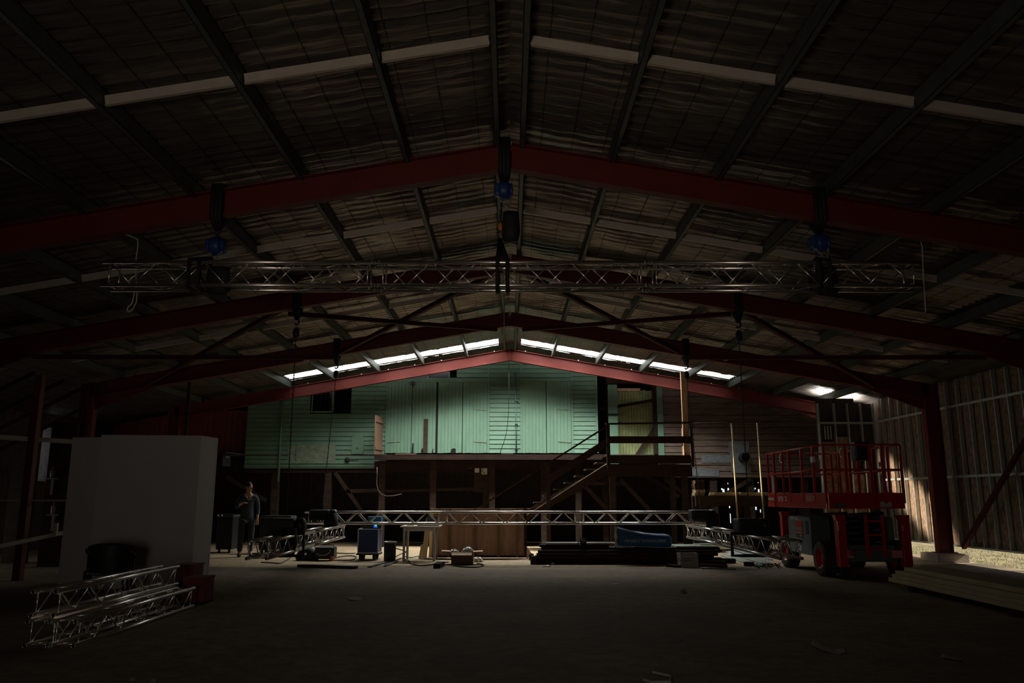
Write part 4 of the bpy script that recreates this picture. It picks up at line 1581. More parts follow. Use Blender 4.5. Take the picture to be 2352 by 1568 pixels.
def hand(bk, w, d, side):
    """palm and five fingers from wrist w along direction d"""
    w = Vector(w)
    d = Vector(d).normalized()
    lat = d.cross(Vector((0, 0, 1)))
    lat = lat.normalized() if lat.length > .1 else Vector((0, 1, 0))
    nrm = lat.cross(d)
    i0 = len(J)
    J.append((*(w + d * .05), .028, .02))
    E.append((bk, i0))
    for f in range(4):
        off = (f - 1.5) * .021
        L_ = (.068, .078, .073, .058)[f]
        a_ = w + d * .09 + lat * off
        b_ = a_ + d * L_ * .55 + nrm * (-.012)
        c_ = b_ + d * L_ * .3 + nrm * (-.03)
        k0 = len(J)
        J.extend([(*a_, .0105), (*b_, .0095), (*c_, .008)])
        E.extend([(i0, k0), (k0, k0 + 1), (k0 + 1, k0 + 2)])
    a_ = w + d * .04 + lat * (-.04 * side)
    b_ = a_ + d * .045 + lat * (-.015 * side) + nrm * -.01
    k0 = len(J)
    J.extend([(*a_, .0115), (*b_, .0095)])
    E.extend([(i0, k0), (k0, k0 + 1)])


hand(9, J[9][:3], (.75, -.5, .25), 1)
hand(12, J[12][:3], (0, -.25, -1), -1)
per = thing('person', 'person standing in blue-grey shirt and jeans, head turned right, one hand raised', 'person', (fp.x, YPN, 0), None, .35)
per.scale = (S, S, S)
body = grow('body', J, E, M_SKIN, per)
# face: nose, brow, chin and ears added to the same skin mesh
bm = bmesh.new()
bm.from_mesh(body.data)
HR = Euler((0.12, 0, .75)).to_matrix().to_4x4()
HC = Vector((0, -.035, 1.68))


def blob(c, r, M4=True):
    M_ = Matrix.Translation(HC) @ HR @ Matrix.Translation(Vector(c)) @ Matrix.Diagonal((*r, 1))
    bmesh.ops.create_uvsphere(bm, u_segments=12, v_segments=8, radius=1, matrix=M_)


blob((0, 0, .02), (.074, .092, .105))
blob((0, -.03, -.075), (.05, .055, .04))
blob((0, -.092, -.012), (.011, .017, .022))
blob((0, -.092, -.05), (.026, .012, .009))
blob((0, -.076, .035), (.05, .016, .010))
blob((-.076, .005, .0), (.012, .02, .032))
blob((.076, .005, .0), (.012, .02, .032))
bm.to_mesh(body.data)
bm.free()
for p in body.data.polygons:
    p.use_smooth = True
b = MB()
for s in (-1, 1):
    c = HC + (HR @ Vector((s * .031, -.084, .014)))
    b.ball(c, (.011, .006, .007), 8, 6)
b.build('eyes', M_GLASS, per, local=True)
b = MB()
c = HC + (HR @ Vector((0, .018, .055)))
b.ball(c, (.084, .1, .088), 14, 10)
c = HC + (HR @ Vector((0, .05, .0)))
b.ball(c, (.078, .07, .09), 12, 8)
b.build('hair', M_HAIR, per, local=True)
SJ = [(0, 0, .84, .19, .15), (0, 0, 1.0, .18, .14), (0, 0, 1.16, .165, .125), (0, 0, 1.34, .18, .122), (0, .01, 1.46, .15, .105), (0, 0, 1.53, .085, .075),
      (-.19, .01, 1.44, .078), (-.27, .02, 1.18, .06), (-.19, -.16, 1.275, .05), (.19, .01, 1.44, .078), (.25, .03, 1.15, .06), (.243, -.03, .99, .05)]
grow('shirt', SJ, [(0, 1), (1, 2), (2, 3), (3, 4), (4, 5), (4, 6), (6, 7), (7, 8), (4, 9), (9, 10), (10, 11)], M_SHIRT, per)
b = MB().path([(-.07, -.1, 1.5), (-.03, -.125, 1.42), (0, -.135, 1.36), (.04, -.125, 1.43), (.075, -.1, 1.51)], .012, 5)
b.build('collar_edge', M_TABLE, per, local=True)
TJ = [(0, 0, 1.0, .16, .12), (-.1, 0, .88, .11), (-.12, -.02, .52, .08), (-.13, .02, .1, .065), (.1, 0, .88, .11), (.12, -.03, .52, .08), (.12, .02, .1, .065)]
grow('jeans', TJ, [(0, 1), (1, 2), (2, 3), (0, 4), (4, 5), (5, 6)], M_JEAN, per)
for s in (-1, 1):
    b = MB().ball((s * .135, -.06, .045), (.052, .14, .045), 12, 8)
    b.build('shoe', M_BLACKP, per, local=True)
# dark road cases behind the person
for j, (px0, px1, py, Y) in enumerate(((500, 536, 1181, 22.9), (598, 668, 1184, 22.6))):
    x0, x1 = at(px0, py, Y).x, at(px1, py, Y).x
    z1 = at(px0, py, Y).z
    t = thing('road_case', ['dark road case behind the person, partly hidden by the white box', 'dark road case standing right of the person'][j], 'case', ((x0 + x1) / 2, Y, 0), 'dark road cases')
    MB().bbox((x0, Y, .1), (x1, Y + .6, z1), .015).build('body', M_BLACKP, t)
    MB().box((x0 - .01, Y - .01, z1 - .06), (x1 + .01, Y + .61, z1 - .035)).build('trim', M_LGREY, t)
    q = at((505 if j == 0 else 625.5), (1183.5 if j == 0 else 1196.5), Y - .02)
    for s in (-.06, .06):
        MB().ball((q.x + s * .9, Y - .012, q.z), (.022, .015, .028), 8, 6).build('handle_glint', M_PLATE, t)  # white knobs put in for the glints at the handle holes
    for s in (x0 + .08, x1 - .08):
        MB().lathe((s - .02, Y + .08, .05), [(0, 0), (.05, 0), (.05, .04), (0, .04)], 10, 'x').build('castor', M_BLACK, t)
def crumple(c, r, seed, m, name='crumpled_plastic'):
    bm = bmesh.new()
    bmesh.ops.create_icosphere(bm, subdivisions=3, radius=1)
    for v in bm.verts:
        k_ = 1 + .55 * noise.noise(v.co * 2.2 + Vector((seed, 0, 0))) + .25 * noise.noise(v.co * 6 + Vector((0, seed, 0)))
        v.co = Vector((v.co.x * r[0], v.co.y * r[1], v.co.z * r[2])) * k_
        v.co += Vector(c)
        v.co.z = max(v.co.z, .001)
    b = MB().bm(bm)
    return b.build(name, m)


# ------------------------------------------------------------------ table and things round it
YTB = 20.0
zt = at(960, 1208, YTB).z
x0, x1 = at(919, 1209, YTB).x, at(1007, 1209, YTB).x
t = thing('side_table', 'pale square table with slim legs beneath the low truss', 'table', ((x0 + x1) / 2, YTB + .4, 0))
MB().bbox((x0, YTB, zt - .03), (x1 + .02, YTB + .85, zt), .006).build('tabletop', M_TABLE, t)
b = MB()
b.box((x0 + .08, YTB + .06, zt - .12), (x1 - .1, YTB + .08, zt - .03))
b.box((x0 + .08, YTB + .76, zt - .12), (x1 - .1, YTB + .78, zt - .03))
b.box((x0 + .08, YTB + .08, zt - .12), (x0 + .1, YTB + .76, zt - .03))
b.box((x1 - .12, YTB + .08, zt - .12), (x1 - .1, YTB + .76, zt - .03))
b.build('apron', M_TABLE, t)
for xx in (x0 + .07, x1 - .13):
    for yy in (YTB + .05, YTB + .74):
        MB().box((xx, yy, 0), (xx + .055, yy + .055, zt - .03)).build('leg', M_TABLE, t)
xb0, xb1 = at(980, 1195, YTB + .5).x, at(1008, 1195, YTB + .5).x
t2 = thing('monitor', 'black screen lying back on the pale table', 'monitor', ((xb0 + xb1) / 2, YTB + .5, zt))
b = MB().box((xb0, YTB + .5, zt + .05), (xb1, YTB + .54, zt + .22))
b.build('screen', M_GLASS, t2)
MB().box((xb0 - .2, YTB + .2, zt + .001), (xb1 + .02, YTB + .6, zt + .05)).build('base', M_BLACKP, t2)
xb = at(941, 1205, YTB + .3).x
b = MB().bbox((xb - .06, YTB + .3, zt + .001), (xb + .09, YTB + .42, zt + .05), .008)
tag(b.build('brown_box', M_CARDD), 'small brown box on the left of the pale table', 'box')
b = MB().box((xb - .06, YTB + .12, zt + .001), (xb + .2, YTB + .28, zt + .006))
tag(b.build('paper_sheet', M_PAPER), 'sheet of paper lying on the front of the pale table', 'paper')

# blue amplifier case on castors
YB2 = 20.35
x0, x1 = at(821, 1250, YB2).x, at(869, 1250, YB2).x
zt = at(845, 1214, YB2).z
t = thing('blue_road_case', 'blue road case with metal edges on castors, left of the pale table', 'case', ((x0 + x1) / 2, YB2 + .3, 0))
dp = .55
zb = .17
MB().box((x0 + .01, YB2 + .01, zb), (x1 - .01, YB2 + dp - .01, zt - .01)).build('body', M_CASE, t)
b = MB()
e = .018
for xx in (x0, x1 - e):
    for yy in (YB2, YB2 + dp - e):
        b.box((xx, yy, zb), (xx + e, yy + e, zt))
for zz in (zb, zt - e):
    for yy in (YB2, YB2 + dp - e):
        b.box((x0, yy, zz), (x1, yy + e, zz + e))
    for xx in (x0, x1 - e):
        b.box((xx, YB2, zz), (xx + e, YB2 + dp, zz + e))
b.build('edge_trim', M_STUD, t)
MB().box((x0 - .02, YB2 - .02, zb - .04), (x1 + .02, YB2 + dp, zb - .001)).build('base', M_BLACK, t)
for xx in (x0 + .08, x1 - .1):
    for yy in (YB2 + .05, YB2 + dp - .1):
        b = MB().lathe((xx - .03, yy, .06), [(0, 0), (.06, 0), (.06, .06), (0, .06)], 12, 'x')
        b.box((xx - .04, yy - .03, .05), (xx + .04, yy + .03, zb - .04))
        b.build('castor', M_BLACK, t)
t2 = thing('rack_controller', 'black controller unit with lit blue and green displays on the blue case', 'controller', ((x0 + x1) / 2, YB2 + .3, zt))
xr2 = at(874, 1208, YB2).x
MB().bbox((x0 + .1, YB2 + .05, zt + .001), (xr2, YB2 + .5, zt + .13), .008).build('body', M_BLACKP, t2)
for px0, px1, py0, py1, mm in ((858.3, 860.3, 1205, 1208.3, M_LEDB), (861.3, 863, 1205, 1208.3, M_LEDG), (863.6, 865.3, 1205, 1208.3, M_LEDG),
                              (858.3, 860, 1209.3, 1211.2, M_LEDB), (860.6, 862.3, 1209.3, 1211.2, M_LEDB), (863, 864.7, 1209.3, 1211.2, M_LEDB), (865.3, 867, 1209.3, 1211.2, M_LEDB)):
    a, c = at(px0, py1, YB2 + .04), at(px1, py0, YB2 + .04)
    MB().box((a.x, YB2 + .042, a.z), (c.x, YB2 + .052, c.z)).build('display', mm, t2)
MB().tube((xr2 + .02, YB2 + .1, zt + .02), (xr2 + .02, YB2 + .1, zt + .13), .012, 6).build('handle', M_STUD, t2)
a, c = at(845, 1200, YB2 + .25), at(876, 1186, YB2 + .25)
b = MB().bbox((a.x, YB2 + .25, zt + .132), (c.x, YB2 + .42, c.z), .01)
tag(b.build('bright_blue_box', M_BLUEBOX), 'small bright blue box on top of the black controller', 'box')
# black drum
q = at(895, 1287, 20.1)
hz = at(895, 1243, 20.1).z
t = thing('black_bin', 'black round bin with a pale rim beside the blue case', 'bin', (q.x, 20.1, 0))
MB().lathe((q.x, 20.1, 0), [(0, 0), (.13, 0), (.145, .02), (.15, hz - .03), (.135, hz - .03), (.12, .05), (0, .05)], 20).build('body', M_BLACKP, t)
MB().lathe((q.x, 20.1, hz - .03), [(.135, 0), (.155, 0), (.155, .03), (.135, .03), (.135, 0)], 20).build('rim', M_STUD, t)
# heap of black bag, coiled cable and orange plug
q = at(705, 1280, 20.4)
t = thing('tool_bag', 'black soft tool bag on the floor under the left side truss', 'bag', (q.x, 20.4, 0))
b = MB().lathe((q.x, 20.4, 0), [(0, .0), (.26, .0), (.3, .08), (.2, .24), (.08, .34), (0, .35)], 12)
for v in b.v:
    v.y = 20.4 + (v.y - 20.4) * .6
    v.z += .03 * noise.noise(Vector((v.x * 6, v.y * 6, v.z * 6))) if v.z > .02 else 0
b.build('body', M_BLACK, t)
MB().ball((q.x, 20.24, .16), (.03, .015, .03), 8, 6).build('buckle', M_PLATE, t)
q = at(748, 1280, 20.4)
t = thing('generator', 'black generator with a curved handle on the floor left of the blue case', 'generator', (q.x, 20.4, 0))
MB().bbox((q.x - .24, 20.2, .04), (q.x + .24, 20.6, .33), .05).build('body', M_BLACKP, t)
MB().path([(q.x - .2, 20.19, .18), (q.x - .1, 20.17, .14), (q.x + .05, 20.17, .14), (q.x + .14, 20.17, .2), (q.x + .16, 20.18, .26)], .012, 6).build('handle', M_TABLE, t)
MB().path([(q.x - .24, 20.24, .3), (q.x - .24, 20.24, .38), (q.x + .22, 20.24, .38), (q.x + .22, 20.24, .3)], .014, 6).build('frame_rail', M_BLACKP, t)
for s in (-.18, .18):
    MB().lathe((q.x + s, 20.22, .05), [(0, -.02), (.05, -.02), (.05, .02), (0, .02)], 10, 'y').build('wheel', M_BLACK, t)
q = at(762, 1277, 20.2)
b = MB().bbox((q.x - .03, 20.15, .0), (q.x + .05, 20.22, .1), .015)
tag(b.build('orange_plug', mat('orange_plug', (.45, .12, .02), .5)), 'small orange plug on the floor right of the black generator', 'plug')


def floor_cable(label, pts, r=.014, m=M_BLACK, name='floor_cable'):
    P_ = [atz(px, py, r) for px, py in pts]
    out = []
    for i in range(len(P_) - 1):
        p0 = P_[max(0, i - 1)]
        p1, p2 = P_[i], P_[i + 1]
        p3 = P_[min(len(P_) - 1, i + 2)]
        for k_ in range(6):
            u = k_ / 6
            out.append(.5 * ((2 * p1) + (p2 - p0) * u + (2 * p0 - 5 * p1 + 4 * p2 - p3) * u * u + (3 * p1 - p0 - 3 * p2 + p3) * u ** 3))
    out.append(P_[-1])
    for p in out:
        p.z = r
    o = MB().path(out, r, 5).build(name, m)
    tag(o, label, 'cable', 'cables on the floor')


floor_cable('black cable looping on the floor below the near end of the left side truss', [(600, 1291), (625, 1292), (643, 1293), (655, 1288), (667, 1280), (672, 1274)])
floor_cable('black cable across the floor from the generator to the blue case', [(762, 1269), (780, 1270), (800, 1270.5), (816, 1270)])
floor_cable('black cable coiled on the floor left of the blue case castors', [(765, 1283), (780, 1278), (800, 1276), (815, 1277), (818, 1280), (810, 1285), (795, 1286), (765, 1286)])
floor_cable('dark cable on the floor between the bin and the pale table', [(905, 1280), (920, 1272), (932, 1268), (928, 1264), (910, 1259)])
floor_cable('dark cable curling in front of the pale table legs', [(885, 1296), (905, 1288), (925, 1282), (950, 1296), (985, 1297), (1010, 1293), (1030, 1290)], .016)
floor_cable('dark cable in front of the open cardboard box', [(1040, 1298), (1060, 1301), (1090, 1302), (1106, 1300), (1111, 1297), (1105, 1295), (1095, 1294)], .014)
floor_cable('green cable on the floor under the pale table', [(930, 1277), (945, 1280), (960, 1277), (985, 1282), (1020, 1282), (1035, 1284)], .012, mat('green_cable', (.05, .2, .09), .5))

# dark planks and off-cuts on the floor
def floor_board(label, p0, p1, w, h, m=M_DTIM, z=0.0, name='loose_board', cat='board', grp=None):
    a, c = atz(*p0, z), atz(*p1, z)
    b = MB().bar(a + Vector((0, 0, h / 2 + .001)), c + Vector((0, 0, h / 2 + .001)), w, h)
    return tag(b.build(name, m), label, cat, grp)


floor_board('dark plank lying on the floor in front of the generator', (686, 1302), (819, 1306), .13, .06, M_BLACKP)
floor_board('dark short block on the floor in front of the cardboard box', (1003, 1305), (1014, 1299), .15, .1, M_DTIM)
floor_board('dark strip on the floor pointing at the bin, left of the pair', (849, 1303), (886, 1292), .1, .025, M_BLACKP)
floor_board('dark strip on the floor right of the bin', (884, 1301), (912, 1290), .07, .025, M_BLACKP)
floor_board('flat card on the floor before the pale table', (944, 1297), (966, 1297), .22, .008, M_CARD)
floor_board('flat white sheet on the floor between table and cardboard box', (1006, 1289), (1024, 1288), .15, .006, M_PAPER)
q = atz(937, 1292)
b = MB().ball((q.x, q.y, .03), (.06, .05, .035), 7, 5)
tag(b.build('crumpled_tissue', M_PAPER), 'crumpled white tissue on the floor by the front table leg', 'rubbish')
# leaning plywood
Yp = 21.0
x0, x1 = at(990, 1281, Yp).x, at(1208, 1281, Yp).x
zt = 1.24
t = thing('plywood_panel', 'large brown plywood wall panel with battens leaning behind the low truss', 'panel', ((x0 + x1) / 2, Yp + .1, 0))
tl = .28
def lean(xa, xb, off, th, z0=0.02, z1=zt, m=M_PLY, nm='sheet'):
    b = MB()
    y0_, y1_ = Yp + off + tl * z0 / zt, Yp + off + tl * z1 / zt
    b.add([(xa, y0_, z0), (xb, y0_, z0), (xb, y1_, z1), (xa, y1_, z1), (xa, y0_ + th, z0), (xb, y0_ + th, z0), (xb, y1_ + th, z1), (xa, y1_ + th, z1)],
          [(0, 1, 2, 3), (7, 6, 5, 4), (0, 4, 5, 1), (1, 5, 6, 2), (2, 6, 7, 3), (3, 7, 4, 0)])
    return b.build(nm, m, t)
lean(x0 + .02, x1, .06, .018)
for px in (1031, 1090, 1145, 1188, 1207):
    xx = at(px, 1240, Yp).x
    lean(xx - .035, xx + .035, -.035, .09, m=M_BATTEN if px != 1207 else M_DTIM2, nm='batten')
lean(x0 - .06, x0 + .02, -.03, .11, m=M_LPINE, nm='end_piece')
lean(x0 - .02, x1, -.02, .07, z0=zt - .06, z1=zt, nm='top_plate')
lean(x0 - .02, x1, -.02, .07, z0=.02, z1=.07, m=M_DTIM2, nm='bottom_plate')
for j, (px, py1, w_, of, mm, lab) in enumerate(((977, 1188, .1, -.1, M_LPINE, 'pale pine board leaning against the left edge of the plywood panel'),
                                               (967, 1250, .05, -.22, M_LPINE, 'short pale off-cut standing left of the leaning pine board'))):
    xx = at(px, 1280, Yp - .1).x
    zz = min(1.0, at(px, py1, Yp).z)
    b = MB()
    y0_ = Yp - .12 - j * .1
    sh = .09 if j == 0 else .04
    b.add([(xx - w_, y0_, .0), (xx + w_ * .3, y0_, .0), (xx + w_ * .3 + sh, y0_ + .13, zz), (xx - w_ + sh, y0_ + .13, zz),
           (xx - w_, y0_ + .035, .0), (xx + w_ * .3, y0_ + .035, .0), (xx + w_ * .3 + sh, y0_ + .165, zz), (xx - w_ + sh, y0_ + .165, zz)],
          [(0, 1, 2, 3), (7, 6, 5, 4), (0, 4, 5, 1), (1, 5, 6, 2), (2, 6, 7, 3), (3, 7, 4, 0)])
    tag(b.build('pine_board', mm), lab, 'board')
YC = 25.3
pts = [P(866, 1072), P(866, 1090), P(865, 1110), P(868, 1125), P(876, 1135), P(888, 1139), P(905, 1138), P(922, 1134)]
tag(MB().path(pts, .014, 6).build('grey_cable', M_GCAB), 'grey cable looping under the left end of the timber deck', 'cable')
q = atz(1210, 1283)
b = MB().prism([(q.x, .3), (q.x + .13, .12), (q.x + .02, .0), (q.x, .0)], q.y, q.y + .02)
tag(b.build('card_offcut', M_CARD), 'torn brown card standing at the right edge of the plywood panel', 'card')
q = atz(1216, 1286)
tag(crumple((q.x + .05, q.y - .03, .07), (.06, .06, .1), 21, M_DTIM2, 'debris_lump'), 'small dark debris lump between plywood panel and timber pile', 'rubbish')
# open cardboard box
q0, q1 = atz(1036, 1296), atz(1086, 1296)
hz = at(1060, 1267, q0.y).z
t = thing('cardboard_box', 'open cardboard box with spread flaps on the floor before the plywood', 'box', ((q0.x + q1.x) / 2, q0.y + .2, 0))
b = MB()
Ya, Yb = q0.y, q0.y + .42
e = .008
b.box((q0.x, Ya, .002), (q1.x, Ya + e, hz))
b.box((q0.x, Yb, .002), (q1.x, Yb + e, hz))
b.box((q0.x, Ya + e, .002), (q0.x + e, Yb, hz))
b.box((q1.x - e, Ya + e, .002), (q1.x, Yb, hz))
b.box((q0.x, Ya, .001), (q1.x, Yb, .012))
b.build('body', M_CARDD, t)
def flap(p, q, d, nm='flap'):
    p, q, d = Vector(p), Vector(q), Vector(d)
    n_ = (q - p).cross(d).normalized() * .006
    b = MB().add([p, q, q + d - (q - p) * .0, p + d, p + n_, q + n_, q + d + n_, p + d + n_],
                 [(0, 1, 2, 3), (7, 6, 5, 4), (0, 4, 5, 1), (1, 5, 6, 2), (2, 6, 7, 3), (3, 7, 4, 0)])
    return b.build(nm, M_CARD, t)
flap((q0.x + .02, Ya, hz), (q1.x - .02, Ya, hz), (0, -.2, -.06))
flap((q0.x, Ya + .02, hz), (q0.x, Yb - .02, hz), (-.24, 0, .01))
flap((q1.x, Ya + .02, hz), (q1.x, Yb - .02, hz), (.22, 0, .01))
flap((q0.x + .02, Yb, hz), (q1.x - .02, Yb, hz), (0, .2, -.02))


xc = (q0.x + q1.x) / 2
tag(crumple((xc + .12, Ya + .22, hz + .0), (.13, .13, .09), 3, M_CLEAR), 'crumpled clear plastic wrap sticking out of the right of the open cardboard box', 'plastic')
tag(crumple((xc - .2, Ya + .22, hz - .01), (.09, .1, .06), 8, M_CLEAR), 'crumpled clear plastic wrap at the left of the open cardboard box', 'plastic')
q = atz(1097, 1290)
tag(crumple((q.x, q.y, .05), (.12, .1, .06), 5, M_CLEAR), 'clear plastic wrap on the floor right of the cardboard box', 'plastic')
q = atz(1255, 1301)
tag(crumple((q.x, q.y, .012), (.1, .07, .02), 11, M_CLEAR), 'scrap of clear plastic on the floor before the dark timber pile', 'plastic')
q = atz(1269, 1296)
b = MB().add([(q.x - .05, q.y, .001), (q.x + .05, q.y, .001), (q.x + .02, q.y + .02, .06), (q.x, q.y + .06, .001)], [(0, 1, 2), (1, 3, 2), (3, 0, 2), (0, 3, 1)])
tag(b.build('paper_scrap', M_PAPER), 'torn pale scrap standing on the floor at the edge of the dark timber pile', 'paper')
# floor litter nearer the camera
def litter(label, pts, m=M_PAPER, name='paper_scrap', lift=.012):
    P_ = [atz(px, py, .0) for px, py in pts]
    n = len(P_)
    vs = [p + Vector((0, 0, .002 + lift * abs(math.sin(i * 2.1)))) for i, p in enumerate(P_)]
    vs += [p - Vector((0, 0, .0018)) for p in vs]
    b = MB().add(vs, [list(range(n)), list(reversed(range(n, 2 * n)))] + [(i, i + n, (i + 1) % n + n, (i + 1) % n) for i in range(n)])
    return tag(b.build(name, m), label, 'litter')
M_SCRAP = mat('grey_scrap', (.30, .28, .25), .8, var=.15)
litter('crumpled pale strip on the bare floor at lower right', [(1862, 1478), (1870, 1470), (1884, 1482), (1915, 1493), (1937, 1490), (1943, 1500), (1925, 1502), (1890, 1496), (1868, 1486)], M_SCRAP)
litter('small pale scrap on the floor far to the lower right', [(2160, 1508), (2168, 1503), (2180, 1507), (2212, 1515), (2205, 1519), (2170, 1513)], M_SCRAP)
b = MB()
for p0, p1 in (((1499, 1543), (1541, 1552)), ((1541, 1552), (1540, 1565)), ((1478, 1560), (1495, 1566)), ((1495, 1566), (1540, 1565.5))):
    a, c = atz(*p0, .012), atz(*p1, .012)
    b.bar(a, c, .012, .022)
tag(b.build('bent_strip', M_SCRAP), 'bent pale strip on the floor at the bottom edge of the view', 'litter')
litter('thin pale dust sheet scrap on the floor left of centre', [(795, 1374), (815, 1371), (832, 1374), (828, 1378), (805, 1379)], M_SCRAP)
litter('small dark lump of rubbish on the floor right of centre', [(1562, 1360), (1569, 1356), (1577, 1361), (1570, 1364)], M_DTIM, 'rubbish_lump', .04)
litter('small pale flakes on the floor in front of the timber pile', [(1400, 1340), (1412, 1339), (1424, 1341), (1410, 1342)], M_SCRAP)
for j, (px, py) in enumerate(((303, 1562), (352, 1565))):
    litter('%s small pale flake on the floor at the bottom left edge' % ('left' if j == 0 else 'right'), [(px - 9, py + 1), (px, py - 4), (px + 8, py - 3), (px + 5, py + 2)], M_SCRAP)

# ------------------------------------------------------------------ dark timber pile with insulation bag
Yt0 = 19.15
rows = [  # px0, px1, z, y offset, thickness
    (1219, 1640, .0, .0, .1), (1228, 1690, .0, .28, .1), (1240, 1660, .0, .56, .1), (1222, 1600, .0, .84, .1),
    (1221, 1615, .105, .02, .075), (1230, 1560, .105, .3, .075), (1236, 1640, .105, .58, .075),
    (1233, 1650, .185, .05, .06), (1246, 1600, .185, .33, .06), (1241, 1575, .185, .62, .06),
    (1236, 1655, .25, .12, .06), (1250, 1660, .25, .4, .06), (1255, 1650, .25, .68, .06), (1244, 1655, .315, .25, .05), (1247, 1652, .315, .55, .05), (1240, 1400, .37, .3, .06), (1246, 1396, .37, .6, .06)]
lv = {0: 'bottom', 1: 'second', 2: 'third', 3: 'fourth', 4: 'fifth', 5: 'top'}
zlv = {.0: 0, .105: 1, .185: 2, .25: 3, .315: 4, .37: 5}
cnt = {}
for px0, px1, z, yo, th in rows:
    y = Yt0 + yo
    xa_, xb_ = at(px0, 1290, y).x, at(px1, 1290, y).x
    l_ = zlv[z]
    cnt[l_] = cnt.get(l_, 0) + 1
    b = MB().bar((xa_, y + .12, z + th / 2 + .001), (xb_, y + .12 + random.uniform(-.02, .02), z + th / 2 + .001 + random.uniform(0, .004)), .23, th)
    tag(b.build('dark_plank', M_DTIM if (px0 * 7) % 3 else M_DTIM2), 'dark plank in the timber pile under the blue bag, %s layer, %s from the front' % (lv[l_], ordn[cnt[l_] - 1]), 'plank', 'dark planks in the timber pile')
for j, (p0, p1, y, z) in enumerate((((1246, 1238), (1424, 1234.5), 19.75, 0), ((1254, 1246), (1412, 1249), 19.5, 0))):
    a, c = at(*p0, y), at(*p1, y)
    a.z = c.z = .455
    b = MB().tube(a, c, .02, 8)
    tag(b.build('pale_tube', M_TABLE), '%s thin pale tube lying on the dark timber pile left of the blue bag' % ('rear' if j == 0 else 'front'), 'tube', 'tubes on the timber pile')
q = at(1338, 1246, 19.45)
b = MB()
for i in range(26):
    a_ = random.uniform(0, 2 * PI)
    rr = random.uniform(.02, .11)
    c = Vector((q.x + rr * math.cos(a_), 19.45 + rr * .5 * math.sin(a_), q.z + random.uniform(-.06, .06)))
    d = Vector((random.uniform(-1, 1), random.uniform(-.5, .5), random.uniform(-.3, 1))).normalized() * .06
    b.bar(c - d, c + d, .02, .012)
tag(b.build('strap_bundle', M_BLACK), 'tangled black straps on the pale tubes of the timber pile', 'straps')
for j, (px, py, w) in enumerate(((1622, 1243, .3), (1640, 1246.5, .34))):
    y_ = 20.15 - j * .3
    q = at(px, py, y_)
    b = MB().box((q.x - w, y_, .393), (q.x + w, y_ + .06, .42))
    tag(b.build('metal_offcut', M_STUD), '%s short metal channel lying right of the blue bag' % ('upper' if j == 0 else 'lower'), 'channel', 'short metal channels')
q0, q1 = at(1545, 1254, 19.9), at(1640, 1254, 19.9)
b = MB().box((q0.x, 19.45, .367), (q1.x, 20.3, .392))
tag(b.build('pale_sheet', M_WORN), 'pale board lying on the timber pile right of the blue bag', 'board')
# insulation bag
xa_, xb_ = at(1414, 1240, 19.3).x, at(1545, 1240, 19.3).x
zc_ = at(1480, 1243, 19.3).z
t = thing('insulation_bag', 'blue plastic insulation bag with upside-down lettering on the dark timber pile', 'bag', ((xa_ + xb_) / 2, 19.4, zc_ - .17))
b = MB()
n, m_ = 40, 18
vs = []
for i in range(n + 1):
    u = 1 - (1 - i / n) ** 1.5
    x = xa_ + .05 + (xb_ - xa_ - .05) * u
    kx = 1.0
    if u > .84:
        kx = (max(0, 1 - ((u - .84) / .16) ** 2.6)) ** .42 * .93 + .07
    ry, rz_ = .2 * kx, .165 * kx
    zc2 = zc_ + .035 * (1 - u) ** 2 * 3
    for j in range(m_):
        a_ = 2 * PI * j / m_
        sgn = lambda v: math.copysign(abs(v) ** .7, v)
        w_ = .012 * noise.noise(Vector((x * 5, a_ * 2, 4)))
        rzz = rz_ + .07 * (1 - u) ** 3
        if u < .04:
            ry2 = ry * .35
        else:
            ry2 = ry * min(1, .35 + (u - .04) * 6)
        vs.append((x, 19.42 + (ry2 + w_) * sgn(math.cos(a_)), zc2 + (rzz + w_) * sgn(math.sin(a_))))
fs = [(i * m_ + j, i * m_ + (j + 1) % m_, (i + 1) * m_ + (j + 1) % m_, (i + 1) * m_ + j) for i in range(n) for j in range(m_)]
fs += [list(range(m_)), list(reversed(range(n * m_, (n + 1) * m_)))]
b.add(vs, fs, True)
body_ = b.build('bag_body', M_BAG, t)
b = MB()
for sgn_ in (1, -1):
    pts = []
    for i in range(14):
        u = i / 13
        pts.append((xa_ + .05 + (xb_ - xa_ - .12) * u, 19.30 - .03 * u, zc_ + .035 * (1 - u) ** 2 * 3 + sgn_ * (.135 + .07 * (1 - u) ** 3)))
    b.path([Vector(p) + Vector((0, -.035, 0)) for p in pts], .008, 5)
b.build('seam', M_BAGL, t)
b = MB()
zt_, zb_ = at(1414, 1216, 19.4).z, at(1413, 1257, 19.4).z
for q in range(4):
    b.path([(xa_ + .03 + .016 * math.sin(i * 1.3 + q), 19.33 + q * .05, zb_ + (zt_ - zb_) * i / 10) for i in range(11)], .026, 6)
b.tube((xa_ + .02, 19.42, zt_), (xa_ + .02, 19.42, zt_ + .12), .03, 6, .01)
b.build('tied_end', M_TABLE, t)
tx = (at(1440, 1243, 19.2).x + at(1534, 1243, 19.2).x) / 2
text_mesh('lettering', 'EARTHWOOL.COM.AU', .092, M_BAGL, t, (tx - .06 - t.location.x, 19.18 - 19.4 - .025, zc_ + .025 - t.location.z), (PI / 2, PI, 0), .006, 1.0)
text_mesh('lettering', 'knauf', .05, M_BAGL, t, (tx + .12 - t.location.x, 19.18 - 19.4 - .03, zc_ + .085 - t.location.z), (PI / 2, PI, 0), .006, 1.0) if False else None
